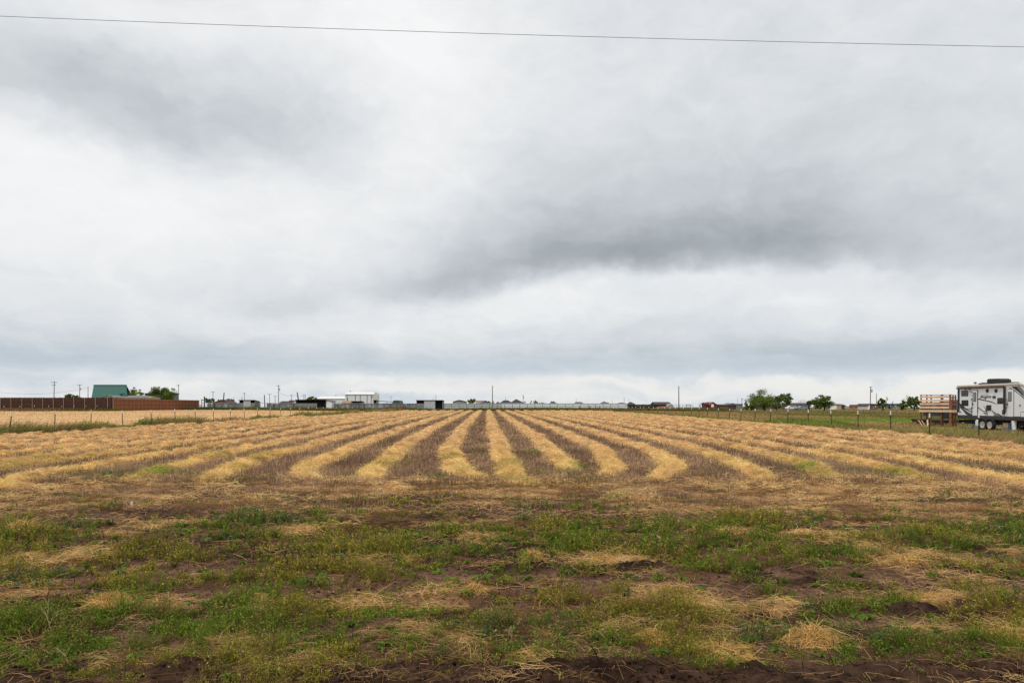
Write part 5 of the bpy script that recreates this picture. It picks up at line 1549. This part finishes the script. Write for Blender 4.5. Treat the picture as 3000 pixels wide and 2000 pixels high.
tree('slim upright tree right of the two plain poles', 2571, 2599, 1159, 1198, 205, DG, 23, 36, 2200, .27, low=.1)
tree('small pointed grey green conifer by the grey blue house', 2602, 2611, 1175.5, 1195, 260, (.07, .09, .06), 24, 16, 600, .3, shape='cone', low=.05)
tree('low spreading tree left of the round tree by the deck', 2627, 2662, 1170.5, 1198, 205, DG, 25, 28, 1700, .27, low=.08, shape='wide')
tree('round dense tree just left of the raised deck', 2660, 2696, 1156, 1198, 200, DG, 26, 46, 3200, .27, low=.1)
tree('grey green shrub filling the gap between the largest tree and its pale trunked neighbour', 2258, 2292, 1166, 1197, 222, MG, 27, 26, 1300, .28, low=.05)
tree('low leafy shrub at the left foot of the largest tree', 2190, 2214, 1176, 1197, 220, MG, 28, 20, 1000, .28, shape='bush', low=.05)
def bare(label, px0, px1, pyt, pyb, Z, seed, m=None):
    rnd = random.Random(seed); cx = WX((px0 + px1) / 2, Z); H = WZ(pyt, Z); W = (WX(px1, Z) - WX(px0, Z)) / 2
    e = thing('bare_tree', label, 'tree', (cx, Z, 0), 0, 'bare trees on the skyline'); b = MB()
    def grow(p, d, l, r, lev):
        q = p + d * l; b.bar(p, q, r, r * .7, 5)
        if lev == 0: return
        for k in range(rnd.choice((2, 3))):
            grow(p + d * l * rnd.uniform(.6, 1), (d + Vector((rnd.uniform(-.55, .55), rnd.uniform(-.5, .5), rnd.uniform(.0, .4)))).normalized(), l * rnd.uniform(.6, .82), r * .62, lev - 1)
    grow(Vector((0, 0, -.2)), Vector((0, 0, 1)), H * .36, .10, 4)
    b.build('trunk', m or M['barkpale'], e)
bare('thin bare tree left of its twin behind the parked cars', 2331, 2345, 1165, 1197, 240, 31)
bare('thin bare tree right of its twin behind the parked cars', 2344, 2360, 1163, 1197, 240, 32)
bare('grey leafless tree between the two leafy trees by the deck', 2638, 2656, 1151, 1197, 208, 33)
bare('low leafless tree before the grey blue house', 2608, 2620, 1172, 1197, 240, 34, M['bark'])
bare('bare sapling in the grass left of the red barn', 2047, 2056, 1176, 1197, 215, 35)

# ------------------------------------------------------------------ travel trailer
XR, YR = 34.4, 52.7              # near side plane, rear end; local y runs towards the front (towards the camera)
def rv(zx, zy):
    px, py = 2800 + zx * .1084, 1100 + zy * .1084
    Z = XR * F / (px - CX)
    return (YR - Z, EYE - (py - HZ) * Z / F)
def travel_trailer():
    e = thing('travel_trailer', 'white travel trailer with black and grey swoosh graphics parked at the right edge', 'travel trailer', (XR, YR, 0))
    W = 2.45
    # local frame: x into the trailer, y = -s
    def pt(s, z, x=0.0): return (x, -s, z)
    prof = [(0, 1.0), (0, 3.16), (6.4, 3.16), (6.95, 3.02), (7.9, 2.35), (8.35, 1.6), (8.3, 1.0)]
    MB().prism([pt(s, z) for s, z in prof], (W, 0, 0)).build('body', M['rvwhite'], e, .035)
    rf = [(-.06, 3.165), (-.06, 3.27), (.1, 3.31), (6.5, 3.31), (7.0, 3.17), (6.96, 3.05), (6.42, 3.165)]
    MB().prism([pt(s, z, -.07) for s, z in rf], (W + .14, 0, 0)).build('roof', M['rvcream'], e, .03)
    def panel(name, poly, m, off=.004, th=.004, raw=False):
        pts = [pt(*(p if raw else rv(*p)), -off) for p in poly]
        return MB().prism(pts, (-th, 0, 0)).build(name, m, e)
    def rect(name, x0, x1, y0, y1, m, off=.004, th=.004, rnd=.0, par=None):
        (s0, za), (s1, zb) = rv(x0, y0), rv(x1, y1)
        _, zc = rv(x1, y0); _, zd = rv(x0, y1)
        zt, zb = (za + zc) / 2, (zb + zd) / 2
        if rnd:
            pts = []
            for cx, cz, a0 in ((s1 - rnd, zt - rnd, 0), (s0 + rnd, zt - rnd, 90), (s0 + rnd, zb + rnd, 180), (s1 - rnd, zb + rnd, 270)):
                for k in range(5):
                    a = R(a0 + 22.5 * k); pts.append((cx + rnd * math.cos(a), cz + rnd * math.sin(a)))
        else: pts = [(s0, zb), (s1, zb), (s1, zt), (s0, zt)]
        return MB().prism([pt(s, z, -off) for s, z in pts], (-th, 0, 0)).build(name, m, par or e)
    B, G, D = M['rvblack'], M['rvgrey'], M['rvdgrey']
    # lower body
    MB().prism([pt(s, z, -.03) for s, z in [(0, .74), (0, 1.03), (8.3, 1.01), (8.28, .74)]], (W + .06, 0, 0)).build('skirt', M['rvskirt'], e, .01)
    MB().box(.25, W - .25, -8.0, -.4, .40, .69).build('chassis', M['dark'], e)
    MB().box(.1, W - .1, -.02, .12, .48, .66).build('bumper', M['rvblack'], e)
    # corner trim, awning
    rect('corner_trim', 56, 106, 335, 985, B, .004, .02)
    rect('awning_arm', 1312, 1362, 300, 1003, B, .03, .05)
    s0, z0 = rv(62, 322); s1, z1 = rv(1325, 300)
    MB().bar(pt(s0, 3.08, -.09), pt(s1, 3.08, -.09), .06, .06, 10).build('awning_roller', M['awning'], e)
    # graphics
    for poly in ([(110, 740), (200, 810), (290, 895), (400, 960), (490, 1000), (380, 975), (270, 915), (190, 870), (110, 790)],
                 [(220, 352), (270, 358), (300, 390), (270, 396)], [(365, 485), (480, 560), (488, 588), (430, 540)],
                 [(570, 612), (640, 620), (800, 658), (950, 692), (1050, 733), (1130, 788), (1040, 750), (940, 715), (800, 684), (640, 652), (580, 636)],
                 [(500, 780), (640, 875), (740, 945), (800, 960), (815, 976), (740, 968), (640, 902), (505, 797)],
                 [(750, 795), (800, 870), (840, 950), (866, 1030), (856, 1062), (800, 1057), (838, 1042), (838, 1000), (818, 980), (800, 960), (813, 930)],
                 [(1110, 995), (1200, 1050), (1280, 1110), (1260, 1116), (1160, 1062)],
                 [(1410, 305), (1480, 345), (1560, 395), (1680, 480), (1845, 620), (1845, 592), (1720, 492), (1580, 380), (1480, 325)],
                 [(1495, 290), (1636, 290), (1845, 545), (1845, 575), (1700, 440)]):
        panel('side_graphic', poly, B)
    for poly in ([(115, 800), (220, 900), (330, 980), (440, 1050), (470, 1090), (350, 1085), (270, 1030), (200, 940), (115, 862)],
                 [(1195, 1085), (1280, 1130), (1290, 1143), (1190, 1140)], [(735, 990), (825, 1003), (825, 1030), (790, 1038)]):
        panel('side_graphic', poly, D, .0095)
    for poly in ([(460, 1030), (560, 1080), (550, 1102), (450, 1062)], [(285, 350), (420, 350), (420, 408)], [(330, 400), (445, 442), (445, 480)],
                 [(970, 920), (1060, 985), (1160, 1060), (1180, 1085), (1040, 1030), (1000, 980)], [(1040, 1037), (1172, 1082), (1182, 1140), (1032, 1136)],
                 [(1645, 290), (1710, 270), (1845, 410), (1845, 530)]):
        panel('side_graphic', poly, G, .0145)
    # doors
    for x0, x1, y0, y1, wx0, wx1, wy0, wy1 in ((452, 606, 380, 1118, 484, 562, 455, 702), (1385, 1577, 360, 1152, 1424, 1521, 438, 697)):
        d = rect('door', x0 + 12, x1 - 12, y0 + 12, y1 - 8, M['rvwhite'], .012, .012, .06)
        rect('door_frame', x0, x1, y0, y1, B, .0065, .004, .08, d)
        rect('window_frame', wx0, wx1, wy0, wy1, B, .025, .006, .04, d)
        rect('window', wx0 + 10, wx1 - 10, wy0 + 12, wy1 - 12, M['glasslt'], .032, .004, .03, d)
        rect('handle', x0 + 4, x0 + 34, (y0 + y1) / 2 - 5, (y0 + y1) / 2 + 40, B, .025, .03, 0, d)
    for x0, y0, y1 in ((440, 625, 875), (1384, 620, 885)):
        b = MB()
        q = [pt(*rv(x0, y0), -.03), pt(*rv(x0 + 52, y0 + 70), -.12), pt(*rv(x0 + 50, y1 - 25), -.12), pt(*rv(x0, y1), -.03)]
        for a, c_ in zip(q[:-1], q[1:]): b.bar(a, c_, .018, .018, 8)
        b.build('grab_handle', B, e)
    # windows
    for x0, x1, y0, y1 in ((153, 341, 398, 556), (160, 345, 660, 817), (1128, 1312, 597, 763)):
        w = rect('window', x0, x1, y0, y1, B, .006, .012, .06)
        rect('pane', x0 + 9, (x0 + x1) / 2 - 2, y0 + 9, y1 - 9, M['glass'], .019, .004, .04, w)
        rect('pane', (x0 + x1) / 2 + 2, x1 - 9, y0 + 9, y1 - 9, M['glass'], .019, .004, .04, w)
    # vents, speakers, boxes
    v = rect('furnace_vent', 840, 965, 795, 942, D, .02, .03)
    for k in range(4): rect('louvre', 848, 957, 805 + 34 * k, 822 + 34 * k, B, .051, .02, 0, v)
    v = rect('water_heater_vent', 1010, 1086, 548, 606, D, .02, .03)
    rect('louvre', 1018, 1078, 560, 574, B, .051, .01, 0, v); rect('louvre', 1018, 1078, 582, 596, B, .051, .01, 0, v)
    for zx in (862, 1097):
        s, z = rv(zx, 407)
        MB().lathe([(.12, 0), (.14, -.03), (.10, -.08), (.04, -.10)], (-.005, -s, z), 14, 'x').build('speaker', B, e)
    rect('hatch', 1272, 1334, 925, 1052, D, .02, .03); rect('hatch', 1275, 1322, 1080, 1118, M['rvgrey'], .02, .02)
    for x0, x1, y0, y1 in ((272, 432, 886, 900), (420, 433, 905, 1108), (590, 606, 385, 1118)): rect('seam', x0, x1, y0, y1, B, .0205, .006)
    for zx, zy in ((435, 632), (440, 875), (130, 982), (75, 1076), (818, 1098), (1745, 803)):
        s, z = rv(zx, zy); MB().box(-.04, -.004, -s - .05, -s + .05, z - .04, z + .04).build('latch', B, e)
    fr = rect('front_hatch', 1752, 2300, 978, 1225, B, .0045, .004, .06)
    rect('hatch_panel', 1764, 2290, 990, 1214, M['rvwhite'], .0095, .006, .05, fr)
    # name on the side
    for txt, zx, zy, size, sh in (('Imagine', 800, 605, .33, .45),):
        cu = bpy.data.curves.new('lettering', 'FONT'); cu.body = txt; cu.size = size; cu.shear = sh; cu.align_x = 'CENTER'; cu.extrude = .003; cu.space_character = .92
        tmp = bpy.data.objects.new('tmp', cu); COL.objects.link(tmp)
        bpy.context.view_layer.update()
        me = bpy.data.meshes.new_from_object(tmp.evaluated_get(bpy.context.evaluated_depsgraph_get()))
        bpy.data.objects.remove(tmp)
        me.name = 'lettering'; me.materials.clear(); me.materials.append(D)
        o = bpy.data.objects.new('lettering', me); COL.objects.link(o); o.parent = e
        s, z = rv(zx, zy)
        o.matrix_local = Matrix.Translation((-.012, -s, z)) @ Matrix(((0, 0, -1, 0), (-1, 0, 0, 0), (0, 1, 0, 0), (0, 0, 0, 1))) @ Matrix.Diagonal((1.28, 1, 1, 1))
    panel('side_graphic', [(745, 528), (790, 516), (885, 510), (800, 522)], D, .006); panel('side_graphic', [(690, 590), (702, 555), (730, 520), (748, 516), (716, 556), (704, 588)], D, .006)
    panel('side_graphic', [(800, 655), (800, 622), (824, 606), (812, 640)], D, .006)
    # wheels
    def wheel(s, x):
        w = MB().lathe([(.27, 0), (.33, -.01), (.355, .03), (.355, .19), (.33, .23), (.27, .22)], (x, -s, .355), 24, 'x').build('wheel', M['tyre'], e)
        r_ = MB().lathe([(.235, -.015), (.245, -.02), (.245, .12), (.225, .12), (.20, .03), (.06, .02), (.05, -.02), (.01, -.025)], (x, -s, .355), 20, 'x').build('rim', M['alloy'], w, 0, True)
        for k in range(6):
            a = 2 * math.pi * k / 6
            MB().box(0, .01, -.028, .028, -.08, .08).build('slot', M['rvblack'], w).matrix_local = Matrix.Translation((x - .012 + .005, -s, .355)) @ Matrix.Rotation(a, 4, 'X') @ Matrix.Translation((0, 0, .15))
    for zx in (733, 932):
        s, _ = rv(zx, 1335)
        wheel(s, -.04); wheel(s, W - .24)
        arch = [(s + math.cos(R(a)) * r, .38 + math.sin(R(a)) * r) for r, rg in ((.50, range(0, 181, 15)), (.42, range(180, -1, -15))) for a in rg]
        MB().prism([pt(a_, z_, -.06) for a_, z_ in arch], (.34, 0, 0)).build('fender', M['rvskirt'], e)
    # roof gear
    def top(zx, zy, X):
        px, py = 2800 + zx * .1084, 1100 + zy * .1084; Z = X * F / (px - CX); return YR - Z, EYE - (py - HZ) * Z / F
    X = XR + 1.2
    s0, _ = top(985, 105, X); s1, zt = top(1365, 112, X)
    MB().prism([(.8, -s0, 3.30), (.8, -s0 + .05, 3.62), (.8, -s0 - .05, 3.74), (.8, -s1 + .25, 3.72), (.8, -s1, 3.62), (.8, -s1, 3.30)], (.8, 0, 0)).build('air_conditioner', B, e, .05)
    s0, _ = top(845, 240, X); s1, _ = top(1060, 240, X)
    MB().prism([(.5, -s0, 3.30), (.5, -s0 - .1, 3.43), (.5, -s1 + .25, 3.47), (.5, -s1, 3.40), (.5, -s1, 3.30)], (.55, 0, 0)).build('roof_vent', M['rvdgrey'], e, .03)
    s0, _ = top(740, 240, X); MB().bar((.6, -s0, 3.3), (.6, -s0, 3.44), .02).box(.52, .68, -s0 - .05, -s0 + .05, 3.441, 3.53).bar((.6, -s0 - .051, 3.40), (.6, -s0 - .5, 3.40), .012).build('antenna', B, e)
    s0, _ = top(1590, 210, X); s1, _ = top(1765, 210, X)
    MB().prism([(.7, -s0, 3.30), (.7, -s0 - .1, 3.42), (.7, -s1 + .15, 3.42), (.7, -s1, 3.30)], (.5, 0, 0)).build('roof_vent', M['rvdgrey'], e, .03)
    # front jacks and pin box beyond
    for x in (.35, W - .45): MB().box(x, x + .1, -7.6, -7.5, .02, .7).box(x - .06, x + .16, -7.66, -7.44, 0, .019).build('landing_leg', M['iron'], e)
    MB().box(.9, 1.5, -8.9, -7.9, .55, .69).build('hitch', M['iron'], e)
    for s in (.6, 5.2): MB().plank((.35, -s, .68), (.18, -s - .25, .03), .06, .06).box(.05, .31, -s - .36, -s - .14, 0, .025).build('stabilizer_jack', M['rvgrey'], e)
M['awning'] = mat('awning_roll', (.10, .065, .05), .7)
travel_trailer()
def loose(name, m, label, cat_, bld, loc):
    return tag(bld.build(name, m, None, 0, False, loc), label, cat_)
s, z = rv(1540, 1280)
bk = thing('bucket', 'white plastic bucket under the travel trailer near its front door', 'bucket', (XR + .1, YR - s, 0))
MB().lathe([(.13, .0), (.155, .55), (.165, .56), (.165, .6), (.02, .6)], (0, 0, .12), 16).build('body', M['white'], bk)
MB().box(-.17, .17, -.17, .17, 0, .119).build('block', M['weathered'], bk)
s, _ = rv(1395, 1285); w = thing('gas_bottle', 'blue gas bottle stored under the travel trailer', 'gas bottle', (XR + .25, YR - s, 0))
MB().lathe([(.12, .02), (.15, .08), (.15, .38), (.08, .46), (.08, .52)], (0, 0, .0), 14).build('body', M['cblue'], w); MB().lathe([(.04, .521), (.04, .58)], (0, 0, 0), 8).build('valve', M['alloy'], w)
s, _ = rv(1305, 1300); loose('crate', M['strawtwig'], 'small yellowish wooden crate under the travel trailer', 'crate', MB().box(-.2, .2, -.25, .25, .0, .03).box(-.2, -.17, -.25, .25, .031, .3).box(.17, .2, -.25, .25, .031, .3).box(-.169, .169, -.25, -.22, .031, .3).box(-.169, .169, .22, .25, .031, .3), (XR + .3, YR - s, .25))
s, _ = rv(1305, 1300); loose('block', M['weathered'], 'grey concrete block under the small yellowish crate', 'block', MB().box(-.25, .25, -.28, .28, .0, .249), (XR + .3, YR - s, 0))
def pallet(zx0, zx1, zy0, label, k):
    s0, zt = rv(zx0, zy0); s1, _ = rv(zx1, zy0)
    e = thing('pallet', label, 'pallet', (XR + .28, YR - (s0 + s1) / 2, 0)); h = max(.4, zt); L = (s1 - s0) / 2
    for j in range(6):
        y = -L + (j + .5) * L / 3
        MB().box(0, .025, y - L / 7, y + L / 7, 0, h).build('slat', M['weathered'], e)
    for z_ in (.06, h / 2, h - .12): MB().box(.026, .11, -L, L, z_, z_ + .05).build('stringer', M['weathered'], e)
pallet(330, 468, 1232, 'grey wooden pallet standing under the rear of the travel trailer', 0)
pallet(535, 625, 1330, 'shorter grey pallet leaning beside the trailer wheels', 1)
def jerry():
    s, _ = rv(600, 1250); e = thing('jug', 'white plastic jug hung beside the trailer wheels', 'jug', (XR - .02, YR - s, .28))
    MB().prism([(-.1, -.13, 0), (-.1, .13, 0), (-.1, .13, .36), (-.1, .03, .44), (-.1, -.03, .44), (-.1, -.13, .36)], (.2, 0, 0)).build('body', M['white'], e, .02)
    MB().lathe([(.035, .441), (.035, .48)], (0, 0, 0), 10).build('cap', M['cblue'], e)
    MB().box(-.15, .15, -.16, .16, -.28, -.002).build('crate_base', M['weathered'], e)
jerry()

# ------------------------------------------------------------------ raised deck behind the trailer
def deck():
    Z = 57.7; Lx, dp = 2.19, 2.4
    e = thing('deck', 'raised lumber deck with slatted railing behind the travel trailer', 'deck', (34.96, 58.45, 0), math.atan2(-.66, .75))
    def H(zy): return WZ(1080 + zy * .1531, Z)
    zt = H(495)
    rails = ((494, 503), (517, 556), (588, 622), (654, 690), (720, 757))
    for k, (a, b_) in enumerate(rails):
        MB().box(-.03, Lx - .075, -.045, -.004, H(b_), H(a)).build('rail', M['deck'] if k else M['deckpost'], e)
    za, zb = H(788), H(827)
    MB().box(-.06, Lx + .1, -.15, -.11, zb, za).build('rim_joist', M['deck'], e)
    b = MB()
    for k in range(15): b.box(-.02, Lx, .1 + k * dp / 15, .1 + (k + .93) * dp / 15, za - .06, za - .015)
    b.build('floor', M['deck'], e)
    for x in (.0, .34 * Lx, .68 * Lx):
        MB().box(x, x + .1, -.0035, .095, -.3, zt).build('post', M['deckpost'], e)
    MB().box(Lx - .07, Lx + .07, -.105, .03, -.3, zt + .03).build('corner_post', M['deckcorner'], e)
    for x, y in ((.0, dp), (.55 * Lx, dp), (Lx - .05, dp), (Lx - .05, dp * .5)):
        MB().box(x, x + .1, y, y + .1, -.3, zt).build('post', M['deckpost'], e)
    for k, (a, b_) in enumerate(((497, 504), (538, 562), (598, 628), (668, 694))):
        MB().box(Lx + .055, Lx + .09, .04, dp + .1, H(b_), H(a)).build('rail', M['deckred'] if k else M['deckpost'], e)
    for a, b_ in rails[1:4:2]:
        MB().box(.0, .45 * Lx, dp + .11, dp + .15, H(b_), H(a)).build('rail', M['deckred'], e)
    MB().box(Lx + .055, Lx + .095, .035, dp + .1, zb - .03, za + .0).build('rim_joist', M['deck'], e)
    MB().plank((Lx + .02, .6, H(600)), (Lx + .02, 1.9, H(720)), .05, .18).build('stair_stringer', M['deckpost'], e)
    for k in range(5): MB().box(Lx + .15, Lx + 1.0, .3 + k * .28, .58 + k * .28, za - .25 * (k + 1), za - .25 * (k + 1) + .04).build('step', M['deckred'], e)
M['deckcorner'] = mat('orange_stained_post', (.24, .09, .035), .8, var=.2)
deck()
def flatbed():
    Z = 62.6; e = thing('flatbed_trailer', 'low dark flatbed trailer standing on the grass behind the deck legs', 'trailer', (WX(2779, Z), Z, 0))
    w = 1.4
    MB().box(-w, w, 0, 3.6, .33, .43).build('bed', M['dark'], e); MB().box(-w + .1, w - .1, .1, 3.5, .12, .329).build('frame', M['iron'], e)
    for x in (-w - .18, w + .02):
        for y in (1.6, 2.2):
            t = MB().lathe([(.20, 0), (.25, .02), (.25, .14), (.20, .16)], (x, y, .25), 18, 'x').build('wheel', M['tyre'], e); MB().lathe([(.13, -.01), (.13, .17)], (x, y, .25), 12, 'x').build('rim', M['rust'], t)
    MB().plank((0, -.01, .28), (.2, -1.0, .24), .1, .1).build('tongue', M['iron'], e)
    MB().box(-w, w, -.06, -.005, .36, .44).build('side_rail', M['rust'], e)
flatbed()
def camper():
    Z = 82.0; x0, x1 = WX(2730, Z), WX(2830, Z); e = thing('parked_trailer', 'dark grey covered trailer parked behind the raised deck', 'trailer', ((x0 + x1) / 2, Z, 0)); w = (x1 - x0) / 2
    zt, zb = WZ(1177.5, Z), WZ(1200, Z)
    MB().prism([(-w, 0, zb), (w, 0, zb), (w, 0, zt), (w * .9, 0, zt + .3), (w * .3, 0, zt + .3), (w * .1, 0, zt), (-w, 0, zt)], (0, 2.3, 0)).build('body', M['covergrey'], e, .05)
    for x in (-w * .3, w * .1): MB().lathe([(.3, 0), (.36, .03), (.36, .2), (.3, .23)], (x, -.1, .36), 18, 'y').build('wheel', M['tyre'], e)
    MB().box(-w * .9, w * .9, .2, 2.1, .45, zb - .01).build('frame', M['iron'], e)
    MB().box(-w * .7, -w * .1, -.05, -.003, zt - .55, zt - .15).build('window', M['glass'], e)
M['covergrey'] = mat('grey_cover', (.10, .10, .11), .6)
camper()
for k, (px, py, dx) in enumerate(((2703, 1246, .16), (2717, 1244, .2))):
    Z = 57.2
    b = MB().plank((0, 0, 0.0), (dx * (1 if k else -1.2), .3, .55), .09, .04).plank((.3, .1, 0), (.1, .3, .5), .09, .04)
    tag(b.build('board', M['deck'], None, 0, False, (WX(px, Z), Z, 0)), ('tan scrap boards leaning at the left leg of the deck', 'tan scrap boards propped between the left deck legs')[k], 'scrap boards')
